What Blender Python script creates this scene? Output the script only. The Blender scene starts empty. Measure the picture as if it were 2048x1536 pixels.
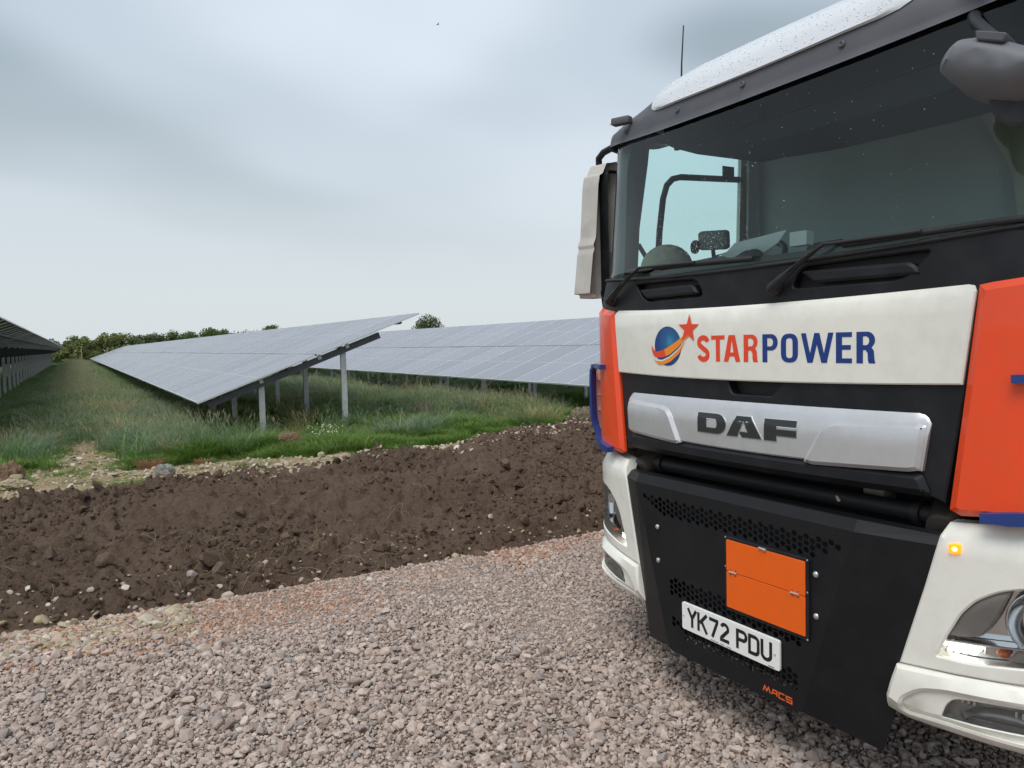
import bpy, bmesh, math, random
import numpy as np
from mathutils import Vector, Matrix, Euler
from mathutils.geometry import delaunay_2d_cdt

random.seed(7)
rng = np.random.default_rng(11)
scene = bpy.context.scene
COL = scene.collection
R = math.radians

# ------------------------------------------------------------------ camera
def camera_matrix(pos, az, pitch, roll):
    az, pitch, roll = R(az), R(pitch), R(roll)
    f = Vector((math.sin(az) * math.cos(pitch), math.cos(az) * math.cos(pitch), math.sin(pitch)))
    r = Vector((math.cos(az), -math.sin(az), 0))
    u = r.cross(f)
    r2 = r * math.cos(roll) - u * math.sin(roll)
    u2 = u * math.cos(roll) + r * math.sin(roll)
    m = Matrix((r2, u2, -f)).transposed().to_4x4()
    m.translation = pos
    return m

cam_data = bpy.data.cameras.new('camera')
cam_data.sensor_width = 36.0
cam_data.lens = 27.04
cam_data.clip_start = 0.05
cam_data.clip_end = 3000
cam = bpy.data.objects.new('camera', cam_data)
COL.objects.link(cam)
cam.matrix_world = camera_matrix(Vector((0, 0, 1.65)), 29.6, -3.25, 1.5)
scene.camera = cam

# ------------------------------------------------------------------ world: overcast sky
SUN_EL, SUN_AZ = 60.0, 235.0          # azimuth measured from +Y towards +X
world = bpy.data.worlds.new('World')
scene.world = world
world.use_nodes = True
wn, wl = world.node_tree.nodes, world.node_tree.links
wn.clear()
w_out = wn.new('ShaderNodeOutputWorld')
w_sky = wn.new('ShaderNodeTexSky')
w_sky.sky_type = 'NISHITA'
w_sky.sun_disc = False
w_sky.sun_elevation = R(SUN_EL)
w_sky.sun_rotation = R(SUN_AZ)
w_bg1 = wn.new('ShaderNodeBackground'); w_bg1.inputs['Strength'].default_value = 0.10
wl.new(w_sky.outputs[0], w_bg1.inputs['Color'])
w_tc = wn.new('ShaderNodeTexCoord')
w_sep = wn.new('ShaderNodeSeparateXYZ'); wl.new(w_tc.outputs['Generated'], w_sep.inputs[0])
def wmath(op, a, b=None, clamp=False):
    n = wn.new('ShaderNodeMath'); n.operation = op; n.use_clamp = clamp
    for i, v in enumerate((a, b)):
        if v is None: continue
        if isinstance(v, (int, float)): n.inputs[i].default_value = v
        else: wl.new(v, n.inputs[i])
    return n.outputs[0]
zc = wmath('MAXIMUM', w_sep.outputs['Z'], 0.0)
den = wmath('ADD', zc, 0.22)
w_cmb = wn.new('ShaderNodeCombineXYZ')
wl.new(wmath('DIVIDE', w_sep.outputs['X'], den), w_cmb.inputs[0])
wl.new(wmath('DIVIDE', w_sep.outputs['Y'], den), w_cmb.inputs[1])
w_map = wn.new('ShaderNodeMapping')
w_map.inputs['Location'].default_value = (9.58, 0.72, 0.0)
w_map.inputs['Rotation'].default_value = (0, 0, R(-30))
w_map.inputs['Scale'].default_value = (0.75, 0.85, 1.0)
wl.new(w_cmb.outputs[0], w_map.inputs[0])
w_n1 = wn.new('ShaderNodeTexNoise')
w_n1.inputs['Scale'].default_value = 1.05; w_n1.inputs['Detail'].default_value = 2.2
w_n1.inputs['Roughness'].default_value = 0.42; w_n1.inputs['Distortion'].default_value = 0.15
wl.new(w_map.outputs[0], w_n1.inputs['Vector'])
w_ramp = wn.new('ShaderNodeValToRGB')
cr = w_ramp.color_ramp
cr.interpolation = 'EASE'
cr.elements[0].position = 0.30; cr.elements[0].color = (0.31, 0.38, 0.425, 1)
cr.elements[1].position = 0.66; cr.elements[1].color = (0.66, 0.73, 0.80, 1)
e = cr.elements.new(0.46); e.color = (0.50, 0.575, 0.645, 1)
wl.new(w_n1.outputs['Fac'], w_ramp.inputs[0])
# towards the horizon the cloud layer closes up into an even pale grey
w_fade = wn.new('ShaderNodeMapRange'); w_fade.interpolation_type = 'SMOOTHSTEP'
w_fade.inputs['From Min'].default_value = 0.05; w_fade.inputs['From Max'].default_value = 0.36
wl.new(w_sep.outputs['Z'], w_fade.inputs['Value'])
w_mix = wn.new('ShaderNodeMix'); w_mix.data_type = 'RGBA'
wl.new(w_fade.outputs[0], w_mix.inputs['Factor'])
w_mix.inputs['A'].default_value = (0.575, 0.622, 0.650, 1)
wl.new(w_ramp.outputs[0], w_mix.inputs['B'])
w_bg2 = wn.new('ShaderNodeBackground'); w_bg2.inputs['Strength'].default_value = 0.80
wl.new(w_mix.outputs['Result'], w_bg2.inputs['Color'])
w_ms = wn.new('ShaderNodeMixShader'); w_ms.inputs[0].default_value = 0.92
wl.new(w_bg1.outputs[0], w_ms.inputs[1]); wl.new(w_bg2.outputs[0], w_ms.inputs[2])
wl.new(w_ms.outputs[0], w_out.inputs['Surface'])

# ------------------------------------------------------------------ sun behind the cloud
sun_data = bpy.data.lights.new('sun', 'SUN')
sun_data.energy = 1.5
sun_data.angle = R(35)
sun_data.color = (1.0, 0.97, 0.93)
sun = bpy.data.objects.new('sun', sun_data)
COL.objects.link(sun)
sd = Vector((math.sin(R(SUN_AZ)) * math.cos(R(SUN_EL)), math.cos(R(SUN_AZ)) * math.cos(R(SUN_EL)), math.sin(R(SUN_EL))))
sun.rotation_euler = (-sd).to_track_quat('-Z', 'Y').to_euler()
sun.location = sd * 60

scene.view_settings.view_transform = 'Standard'
scene.view_settings.look = 'None'
scene.view_settings.exposure = 0.58
scene.view_settings.gamma = 1.0
scene.view_settings.use_curve_mapping = False
scene.cycles.max_bounces = 8
scene.cycles.transparent_max_bounces = 12
scene.cycles.use_denoising = True
scene.cycles.use_adaptive_sampling = True
scene.cycles.adaptive_threshold = 0.02

# ------------------------------------------------------------------ materials
MATS = {}
def mat(name, color, rough=0.5, metal=0.0, coat=0.0, spec=0.5, var=0.0, vscale=8.0, bump=0.0, bscale=200.0,
        emit=None, estr=0.0, rvar=0.0, dirt=None, dirt_amt=0.0, dscale=3.0, objrand=0.0):
    m = bpy.data.materials.new(name); m.use_nodes = True
    nt = m.node_tree; n, l = nt.nodes, nt.links
    b = n['Principled BSDF']
    b.inputs['Base Color'].default_value = (*color, 1)
    b.inputs['Roughness'].default_value = rough
    b.inputs['Metallic'].default_value = metal
    b.inputs['Coat Weight'].default_value = coat
    b.inputs['Coat Roughness'].default_value = 0.06
    b.inputs['Specular IOR Level'].default_value = spec
    tc = n.new('ShaderNodeTexCoord')
    col = None
    if var > 0:
        t = n.new('ShaderNodeTexNoise'); t.inputs['Scale'].default_value = vscale; t.inputs['Detail'].default_value = 6
        l.new(tc.outputs['Object'], t.inputs['Vector'])
        mr = n.new('ShaderNodeMapRange'); mr.inputs['From Min'].default_value = 0.25; mr.inputs['From Max'].default_value = 0.75
        mr.inputs['To Min'].default_value = 1 - var; mr.inputs['To Max'].default_value = 1 + var
        l.new(t.outputs['Fac'], mr.inputs['Value'])
        mx = n.new('ShaderNodeVectorMath'); mx.operation = 'SCALE'; mx.inputs[0].default_value = color
        l.new(mr.outputs[0], mx.inputs['Scale']); col = mx.outputs[0]
        if rvar > 0:
            rr = n.new('ShaderNodeMapRange'); rr.inputs['To Min'].default_value = max(0.02, rough - rvar); rr.inputs['To Max'].default_value = min(1, rough + rvar)
            l.new(t.outputs['Fac'], rr.inputs['Value']); l.new(rr.outputs[0], b.inputs['Roughness'])
    if objrand > 0:
        oi = n.new('ShaderNodeObjectInfo')
        mr2 = n.new('ShaderNodeMapRange'); mr2.inputs['To Min'].default_value = 1 - objrand; mr2.inputs['To Max'].default_value = 1 + objrand
        l.new(oi.outputs['Random'], mr2.inputs['Value'])
        mx2 = n.new('ShaderNodeVectorMath'); mx2.operation = 'SCALE'
        if col is None: mx2.inputs[0].default_value = color
        else: l.new(col, mx2.inputs[0])
        l.new(mr2.outputs[0], mx2.inputs['Scale']); col = mx2.outputs[0]
    if dirt is not None:
        t2 = n.new('ShaderNodeTexNoise'); t2.inputs['Scale'].default_value = dscale; t2.inputs['Detail'].default_value = 8; t2.inputs['Roughness'].default_value = 0.65
        l.new(tc.outputs['Object'], t2.inputs['Vector'])
        mr3 = n.new('ShaderNodeMapRange'); mr3.inputs['From Min'].default_value = 0.45; mr3.inputs['From Max'].default_value = 0.75
        mr3.inputs['To Max'].default_value = dirt_amt
        l.new(t2.outputs['Fac'], mr3.inputs['Value'])
        mm = n.new('ShaderNodeMix'); mm.data_type = 'RGBA'
        l.new(mr3.outputs[0], mm.inputs['Factor'])
        if col is None: mm.inputs['A'].default_value = (*color, 1)
        else: l.new(col, mm.inputs['A'])
        mm.inputs['B'].default_value = (*dirt, 1); col = mm.outputs['Result']
    if col is not None: l.new(col, b.inputs['Base Color'])
    if bump > 0:
        t3 = n.new('ShaderNodeTexNoise'); t3.inputs['Scale'].default_value = bscale; t3.inputs['Detail'].default_value = 3
        l.new(tc.outputs['Object'], t3.inputs['Vector'])
        bp = n.new('ShaderNodeBump'); bp.inputs['Strength'].default_value = bump; bp.inputs['Distance'].default_value = 0.002
        l.new(t3.outputs['Fac'], bp.inputs['Height']); l.new(bp.outputs[0], b.inputs['Normal'])
    if emit is not None:
        b.inputs['Emission Color'].default_value = (*emit, 1); b.inputs['Emission Strength'].default_value = estr
    MATS[name] = m
    return m

M_WHITE = mat('white_paint', (0.80, 0.785, 0.71), 0.30, coat=0.5, var=0.02, vscale=2, dirt=(0.42, 0.36, 0.28), dirt_amt=0.20, dscale=11)
M_ROOFW = mat('white_roof_paint', (0.62, 0.64, 0.67), 0.32, coat=0.4, var=0.03, vscale=3)
M_ORANGE = mat('orange_paint', (0.86, 0.070, 0.012), 0.32, coat=0.35, var=0.03, vscale=2, dirt=(0.38, 0.10, 0.05), dirt_amt=0.20, dscale=12)
M_BLUE = mat('blue_paint', (0.012, 0.040, 0.19), 0.38, coat=0.2, var=0.06, vscale=12)
M_BLACK = mat('black_plastic', (0.009, 0.010, 0.013), 0.5, var=0.3, vscale=9, bump=0.3, bscale=420, dirt=(0.055, 0.05, 0.046), dirt_amt=0.16, dscale=9, spec=0.32)
M_GUARD = mat('black_powder_coat', (0.007, 0.0075, 0.009), 0.58, var=0.2, vscale=6, bump=0.35, bscale=420, dirt=(0.06, 0.05, 0.042), dirt_amt=0.10, dscale=9, spec=0.28)
M_VISOR = mat('dark_grey_plastic', (0.085, 0.087, 0.100), 0.62, var=0.14, vscale=7, bump=0.4, bscale=330, dirt=(0.10, 0.10, 0.10), dirt_amt=0.25, dscale=12)
M_GREY = mat('grey_plastic', (0.13, 0.135, 0.15), 0.55, var=0.1, vscale=10, bump=0.2, bscale=300, dirt=(0.15, 0.15, 0.15), dirt_amt=0.25, dscale=14)
M_SILVER = mat('silver_paint', (0.60, 0.60, 0.615), 0.36, metal=0.55, coat=0.15, var=0.03, vscale=30, dirt=(0.30, 0.28, 0.27), dirt_amt=0.15, dscale=8)
M_BADGE = mat('badge_black', (0.028, 0.029, 0.032), 0.35, var=0.1, vscale=20)
M_BADGE_EDGE = mat('badge_chrome', (0.75, 0.75, 0.76), 0.2, metal=0.9)
M_RUBBER = mat('rubber', (0.014, 0.014, 0.015), 0.6, var=0.2, vscale=20)
M_TYRE = mat('tyre_rubber', (0.022, 0.021, 0.020), 0.85, var=0.3, vscale=10, bump=0.5, bscale=60)
M_STEEL = mat('dark_steel', (0.06, 0.055, 0.05), 0.6, metal=0.3, var=0.4, vscale=10, dirt=(0.16, 0.08, 0.04), dirt_amt=0.5, dscale=9)
M_RIM = mat('wheel_silver', (0.35, 0.35, 0.35), 0.45, metal=0.4, var=0.1)
M_SCREW = mat('steel_screw', (0.62, 0.62, 0.62), 0.3, metal=0.9)
M_CHROME = mat('lamp_chrome', (0.80, 0.81, 0.82), 0.12, metal=0.95)
M_LAMPGREY = mat('lamp_bezel', (0.46, 0.415, 0.38), 0.4, metal=0.1, var=0.1, vscale=20)
M_AMBER = mat('amber_bulb', (0.75, 0.16, 0.03), 0.2, coat=0.5)
M_AMBER_LIT = mat('amber_lit', (1.0, 0.30, 0.02), 0.3, emit=(1.0, 0.22, 0.0), estr=1.2)
M_AMBER_CORE = mat('amber_core', (1.0, 0.8, 0.3), 0.3, emit=(1.0, 0.78, 0.25), estr=5.0)
M_LED = mat('led_lit', (1, 1, 1), 0.3, emit=(1.0, 0.99, 0.95), estr=0.95)
M_PLATE = mat('plate_white', (0.83, 0.83, 0.80), 0.4, var=0.03, vscale=12, dirt=(0.45, 0.42, 0.36), dirt_amt=0.2, dscale=12)
M_PLATE_INK = mat('plate_black', (0.008, 0.008, 0.009), 0.5)
M_HAZ = mat('hazard_orange', (0.84, 0.118, 0.0), 0.5, var=0.03, vscale=8, dirt=(0.40, 0.12, 0.03), dirt_amt=0.15, dscale=18)
M_INK_RED = mat('lettering_orange', (0.80, 0.060, 0.018), 0.38)
M_INK_BLUE = mat('lettering_blue', (0.006, 0.035, 0.20), 0.38)
M_INK_AMBER = mat('lettering_amber', (0.90, 0.27, 0.012), 0.38)
M_INK_MACS = mat('lettering_guard_orange', (0.72, 0.115, 0.02), 0.5)
M_MIRROR_BACK = mat('mirror_housing_white', (0.50, 0.485, 0.45), 0.6, var=0.14, vscale=4, dirt=(0.32, 0.27, 0.23), dirt_amt=0.45, dscale=9, bump=0.15, bscale=80)
M_BEIGE = mat('beige_plastic', (0.78, 0.69, 0.60), 0.6, var=0.1, vscale=10)
M_DASH = mat('dash_plastic', (0.16, 0.17, 0.165), 0.75, var=0.06, vscale=10)
M_TRIM = mat('cab_trim', (0.52, 0.55, 0.54), 0.8, var=0.05, vscale=6)
M_CURTAIN = mat('cab_curtain', (0.50, 0.48, 0.41), 0.9, var=0.1, vscale=5)
M_SEAT = mat('seat_cloth', (0.045, 0.048, 0.055), 0.9, var=0.2, vscale=20)
M_PAPER = mat('paper', (0.88, 0.88, 0.87), 0.7, var=0.04)
M_KHAKI = mat('khaki_cloth', (0.46, 0.44, 0.33), 0.9, var=0.15, vscale=25)
M_WATER = mat('rain_water_glint', (0.88, 0.90, 0.92), 0.08, spec=0.9)  # opaque near-white: the drops' bright glints are put into the colour

def glass_mat(name, tint, ior=1.5, refl=1.0, rough=0.0):
    m = bpy.data.materials.new(name); m.use_nodes = True
    n, l = m.node_tree.nodes, m.node_tree.links
    n.clear()
    o = n.new('ShaderNodeOutputMaterial'); t = n.new('ShaderNodeBsdfTransparent'); g = n.new('ShaderNodeBsdfGlossy')
    t.inputs[0].default_value = (*tint, 1); g.inputs['Roughness'].default_value = rough
    g.inputs['Color'].default_value = (refl, refl, refl, 1)
    f = n.new('ShaderNodeFresnel'); f.inputs['IOR'].default_value = ior
    mx = n.new('ShaderNodeMixShader')
    l.new(f.outputs[0], mx.inputs[0]); l.new(t.outputs[0], mx.inputs[1]); l.new(g.outputs[0], mx.inputs[2]); l.new(mx.outputs[0], o.inputs[0])
    return m
M_GLASS = glass_mat('windscreen_glass', (0.78, 0.91, 0.89), 1.42)
M_SIDEGLASS = glass_mat('side_glass', (0.80, 0.95, 0.93), 1.4)
M_LENS = glass_mat('lamp_lens', (0.93, 0.94, 0.94), 1.5)

# ------------------------------------------------------------------ mesh helpers
ORIGIN = {}
def mk(name, verts, faces, mats, parent=None, smooth=None, loc=None, mat_idx=None):
    """one mesh object; vertices are world coordinates (made relative to the parent thing's base)"""
    off = Vector((0, 0, 0))
    if parent is not None: off = ORIGIN.get(parent.name, Vector((0, 0, 0)))
    elif loc is not None: off = Vector(loc)
    me = bpy.data.meshes.new(name)
    me.from_pydata([(v[0] - off.x, v[1] - off.y, v[2] - off.z) for v in verts], [], faces)
    for m in (mats if isinstance(mats, (list, tuple)) else [mats]): me.materials.append(m)
    if mat_idx is not None: me.polygons.foreach_set('material_index', mat_idx)
    me.validate(); me.update()
    if smooth is not None:
        me.shade_smooth()
        if smooth < 179: me.set_sharp_from_angle(angle=R(smooth))
    o = bpy.data.objects.new(name, me)
    COL.objects.link(o)
    if parent is not None:
        o.parent = parent; ORIGIN[o.name] = off
    else:
        o.location = off; ORIGIN[o.name] = off
    return o

def link_mesh(name, me, parent=None, loc=(0, 0, 0), rot=(0, 0, 0), scl=(1, 1, 1)):
    o = bpy.data.objects.new(name, me); COL.objects.link(o)
    o.location = loc; o.rotation_euler = rot; o.scale = scl
    if parent is not None: o.parent = parent
    return o

def thing(name, label, cat, loc, group=None):
    o = bpy.data.objects.new(name, None); COL.objects.link(o)
    o.location = loc; o.empty_display_size = 0.2
    o['label'] = label; o['category'] = cat
    if group: o['group'] = group
    ORIGIN[o.name] = Vector(loc)
    return o

def tag(o, label=None, cat=None, group=None, kind=None):
    if label: o['label'] = label
    if cat: o['category'] = cat
    if group: o['group'] = group
    if kind: o['kind'] = kind
    return o

def boxmesh(c, s, bevel=0.0, seg=2, rot=None):
    bm = bmesh.new(); bmesh.ops.create_cube(bm, size=1.0)
    for v in bm.verts: v.co = Vector((v.co.x * s[0], v.co.y * s[1], v.co.z * s[2]))
    if bevel > 0:
        bmesh.ops.bevel(bm, geom=bm.edges[:], offset=bevel, segments=seg, affect='EDGES', profile=0.5)
    if rot is not None: bmesh.ops.rotate(bm, verts=bm.verts[:], cent=(0, 0, 0), matrix=Euler(rot).to_matrix())
    bm.verts.index_update()
    vs = [tuple(v.co + Vector(c)) for v in bm.verts]; fs = [[v.index for v in f.verts] for f in bm.faces]
    bm.free()
    return vs, fs

def box(name, c, s, m, parent=None, bevel=0.0, rot=None, loc=None, seg=2):
    v, f = boxmesh(c, s, bevel, seg, rot)
    return mk(name, v, f, m, parent, smooth=35 if bevel > 0 else None, loc=loc)

def tube_data(pts, r, seg=10, cap=True):
    pts = [Vector(p) for p in pts]; n = len(pts)
    rs = r if isinstance(r, (list, tuple)) else [r] * n
    verts, faces = [], []
    up = None
    for i, p in enumerate(pts):
        t = (pts[min(i + 1, n - 1)] - pts[max(i - 1, 0)]).normalized()
        if up is None:
            up = Vector((0, 0, 1)) if abs(t.z) < 0.9 else Vector((1, 0, 0))
        a = t.cross(up).normalized(); b = a.cross(t).normalized(); up = b
        for k in range(seg):
            an = 2 * math.pi * k / seg
            verts.append(tuple(p + (a * math.cos(an) + b * math.sin(an)) * rs[i]))
    for i in range(n - 1):
        for k in range(seg):
            faces.append([i * seg + k, i * seg + (k + 1) % seg, (i + 1) * seg + (k + 1) % seg, (i + 1) * seg + k])
    if cap:
        faces.append(list(range(seg))[::-1]); faces.append([(n - 1) * seg + k for k in range(seg)])
    return verts, faces

def tube(name, pts, r, m, parent=None, seg=10, loc=None):
    v, f = tube_data(pts, r, seg)
    return mk(name, v, f, m, parent, smooth=50, loc=loc)

def lathe_data(axis_o, axis_d, prof, seg=24):
    d = Vector(axis_d).normalized(); o = Vector(axis_o)
    a = d.orthogonal().normalized(); b = d.cross(a)
    v, f = [], []
    for (h, r) in prof:
        for k in range(seg):
            an = 2 * math.pi * k / seg
            v.append(tuple(o + d * h + (a * math.cos(an) + b * math.sin(an)) * r))
    for i in range(len(prof) - 1):
        for k in range(seg):
            f.append([i * seg + k, i * seg + (k + 1) % seg, (i + 1) * seg + (k + 1) % seg, (i + 1) * seg + k])
    f.append(list(range(seg))[::-1]); f.append([(len(prof) - 1) * seg + k for k in range(seg)])
    return v, f

def lathe(name, o, d, prof, m, parent=None, seg=24, loc=None, smooth=35):
    v, f = lathe_data(o, d, prof, seg)
    return mk(name, v, f, m, parent, smooth=smooth, loc=loc)

def ellipsoid_data(c, r, nu=16, nv=10):
    v, f = [], []
    for i in range(nv + 1):
        th = math.pi * i / nv
        for k in range(nu):
            ph = 2 * math.pi * k / nu
            v.append((c[0] + r[0] * math.sin(th) * math.cos(ph), c[1] + r[1] * math.sin(th) * math.sin(ph), c[2] + r[2] * math.cos(th)))
    for i in range(nv):
        for k in range(nu):
            f.append([i * nu + k, (i + 1) * nu + k, (i + 1) * nu + (k + 1) % nu, i * nu + (k + 1) % nu])
    return v, f

# ---- 2-D outlines
def rounded(pts, r, n=5):
    out = []; N = len(pts)
    rr = r if isinstance(r, (list, tuple)) else [r] * N
    for i in range(N):
        p0, p1, p2 = Vector(pts[i - 1]), Vector(pts[i]), Vector(pts[(i + 1) % N])
        rad = rr[i]
        if rad <= 0: out.append(tuple(p1)); continue
        d0, d1 = (p0 - p1), (p2 - p1)
        q = min(rad, d0.length * 0.48, d1.length * 0.48)
        a, b = p1 + d0.normalized() * q, p1 + d1.normalized() * q
        for k in range(n + 1):
            t = k / n
            out.append(tuple(a * (1 - t) ** 2 + p1 * 2 * t * (1 - t) + b * t * t))
    return out

def densify(pts, step):
    out = []
    for i in range(len(pts)):
        a, b = Vector(pts[i]), Vector(pts[(i + 1) % len(pts)])
        n = max(1, int((b - a).length / step))
        for k in range(n): out.append(tuple(a + (b - a) * (k / n)))
    return out

def area2(pts):
    return 0.5 * sum(pts[i][0] * pts[(i + 1) % len(pts)][1] - pts[(i + 1) % len(pts)][0] * pts[i][1] for i in range(len(pts)))

def offset_in(pts, d):
    n = len(pts); s = 1 if area2(pts) > 0 else -1; out = []
    for i in range(n):
        p0, p1, p2 = Vector(pts[i - 1]), Vector(pts[i]), Vector(pts[(i + 1) % n])
        e0 = (p1 - p0); e1 = (p2 - p1)
        if e0.length < 1e-9 or e1.length < 1e-9: out.append(tuple(p1)); continue
        e0.normalize(); e1.normalize()
        n0 = Vector((-e0.y, e0.x)) * s; n1 = Vector((-e1.y, e1.x)) * s
        m = n0 + n1
        if m.length < 1e-6: out.append(tuple(p1)); continue
        m.normalize()
        out.append(tuple(p1 + m * (d / max(0.5, m.dot(n0)))))
    return out

def inside(p, loops):
    c = False; x, y = p
    for L in loops:
        n = len(L); j = n - 1
        for i in range(n):
            xi, yi = L[i]; xj, yj = L[j]
            if (yi > y) != (yj > y) and x < (xj - xi) * (y - yi) / (yj - yi) + xi: c = not c
            j = i
    return c

def fill2d(loops, extra=()):
    """triangulated region between loops (even-odd): verts2d, tris"""
    vs, es = [], []
    for L in loops:
        b = len(vs); vs += [Vector(p) for p in L]; es += [(b + i, b + (i + 1) % len(L)) for i in range(len(L))]
    vs += [Vector(p) for p in extra]
    ov, oe, of, iv, ie, iff = delaunay_2d_cdt(vs, es, [], 0, 1e-6)
    tris = []
    for t in of:
        c = sum((ov[i] for i in t), Vector((0, 0))) / len(t)
        if inside((c.x, c.y), loops): tris.append(list(t))
    return [tuple(v) for v in ov], tris

def panel_data(outline, surf, off=0.0, thick=0.03, bevel=0.006, step=0.05, holes=(), flip=False, extra_u=()):
    """plate that follows a surface: surf(u, z, off) -> xyz, with a bevelled edge and side walls"""
    out = densify(outline, step)
    if area2(out) < 0: out = out[::-1]
    hl = [densify(h, step) for h in holes]
    hl = [h if area2(h) < 0 else h[::-1] for h in hl]
    loops0 = [out] + hl
    ring = offset_in(out, bevel)
    hring = [offset_in(h, -bevel) for h in hl]
    loops1 = [ring] + hring
    us = [p[0] for p in ring]; zs = [p[1] for p in ring]
    extra = []
    gu = list(np.arange(min(us) + step / 2, max(us), step)) + list(extra_u)
    for u in gu:
        for z in np.arange(min(zs) + step / 2, max(zs), step):
            p = (float(u), float(z))
            if not inside(p, loops1): continue
            md = min(min((p[0] - q[0]) ** 2 + (p[1] - q[1]) ** 2 for q in L) for L in loops1)
            if md > (step * 0.35) ** 2: extra.append(p)
    v2, tris = fill2d(loops1, extra)
    V = [surf(p[0], p[1], off) for p in v2]; F = []
    for t in tris:
        a, b, c = (v2[i] for i in t)
        ccw = (b[0] - a[0]) * (c[1] - a[1]) - (b[1] - a[1]) * (c[0] - a[0]) > 0
        F.append(t[::-1] if ccw != flip else t)
    # map loop points to output vertices (cdt keeps the order of inputs)
    base = 0
    for L0, L1 in zip(loops0, loops1):
        n = len(L0); b0 = len(V)
        V += [surf(p[0], p[1], off - bevel * 0.8) for p in L0]
        V += [surf(p[0], p[1], off - thick) for p in L0]
        for i in range(n):
            j = (i + 1) % n
            q1 = [base + i, base + j, b0 + j, b0 + i]
            q2 = [b0 + i, b0 + j, b0 + n + j, b0 + n + i]
            F.append(q1 if not flip else q1[::-1]); F.append(q2 if not flip else q2[::-1])
        base += n
    return V, F

def panel(name, outline, surf, m, parent, smooth=32, **kw):
    V, F = panel_data(outline, surf, **kw)
    return mk(name, V, F, m, parent, smooth=smooth)

def flat_data(loops, mapf, off, thick=0.0):
    v2, tris = fill2d(loops)
    V = [mapf(p[0], p[1], off) for p in v2]; F = []
    for t in tris:
        a, b, c = (v2[i] for i in t)
        ccw = (b[0] - a[0]) * (c[1] - a[1]) - (b[1] - a[1]) * (c[0] - a[0]) > 0
        F.append(t[::-1] if ccw else t)
    if thick > 0:
        for L in loops:
            n = len(L); b0 = len(V); s = area2(L) > 0
            V += [mapf(p[0], p[1], off) for p in L] + [mapf(p[0], p[1], off - thick) for p in L]
            for i in range(n):
                j = (i + 1) % n; q = [b0 + i, b0 + j, b0 + n + j, b0 + n + i]
                F.append(q)
    return V, F

def arc(cx, cy, r, a0, a1, n=8, ry=None):
    ry = r if ry is None else ry
    return [(cx + r * math.cos(R(a0 + (a1 - a0) * i / n)), cy + ry * math.sin(R(a0 + (a1 - a0) * i / n))) for i in range(n + 1)]

def stroke(pts, t):
    """outline of a polyline of thickness t with mitred joints"""
    n = len(pts); L, Rr = [], []
    for i in range(n):
        p = Vector(pts[i])
        d0 = (p - Vector(pts[i - 1])).normalized() if i > 0 else None
        d1 = (Vector(pts[i + 1]) - p).normalized() if i < n - 1 else None
        d0 = d0 if d0 is not None else d1; d1 = d1 if d1 is not None else d0
        n0, n1 = Vector((-d0.y, d0.x)), Vector((-d1.y, d1.x))
        m = (n0 + n1).normalized(); k = t / 2 / max(0.35, m.dot(n0))
        L.append(tuple(p + m * k)); Rr.append(tuple(p - m * k))
    return L + Rr[::-1]

# ---- procedural value noise for terrain shaping
def vnoise(x, y, seed=0):
    xi, yi = np.floor(x).astype(np.int64), np.floor(y).astype(np.int64)
    xf, yf = x - xi, y - yi
    u, v = xf * xf * (3 - 2 * xf), yf * yf * (3 - 2 * yf)
    def h(a, b):
        k = (a * 374761393 + b * 668265263 + seed * 974634777) & 0xFFFFFFFF
        k = ((k ^ (k >> 13)) * 1274126177) & 0xFFFFFFFF
        k = (k ^ (k >> 16)) & 0xFFFFFFFF
        return k / 4294967295.0
    return (h(xi, yi) * (1 - u) + h(xi + 1, yi) * u) * (1 - v) + (h(xi, yi + 1) * (1 - u) + h(xi + 1, yi + 1) * u) * v

def fbm(x, y, f=1.0, octv=4, gain=0.5, seed=0):
    s, a, t = 0, 1, 0
    for o in range(octv):
        s = s + a * vnoise(x * f + 17.3 * o, y * f - 9.1 * o, seed + o); t += a; a *= gain; f *= 2.03
    return s / t

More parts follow.
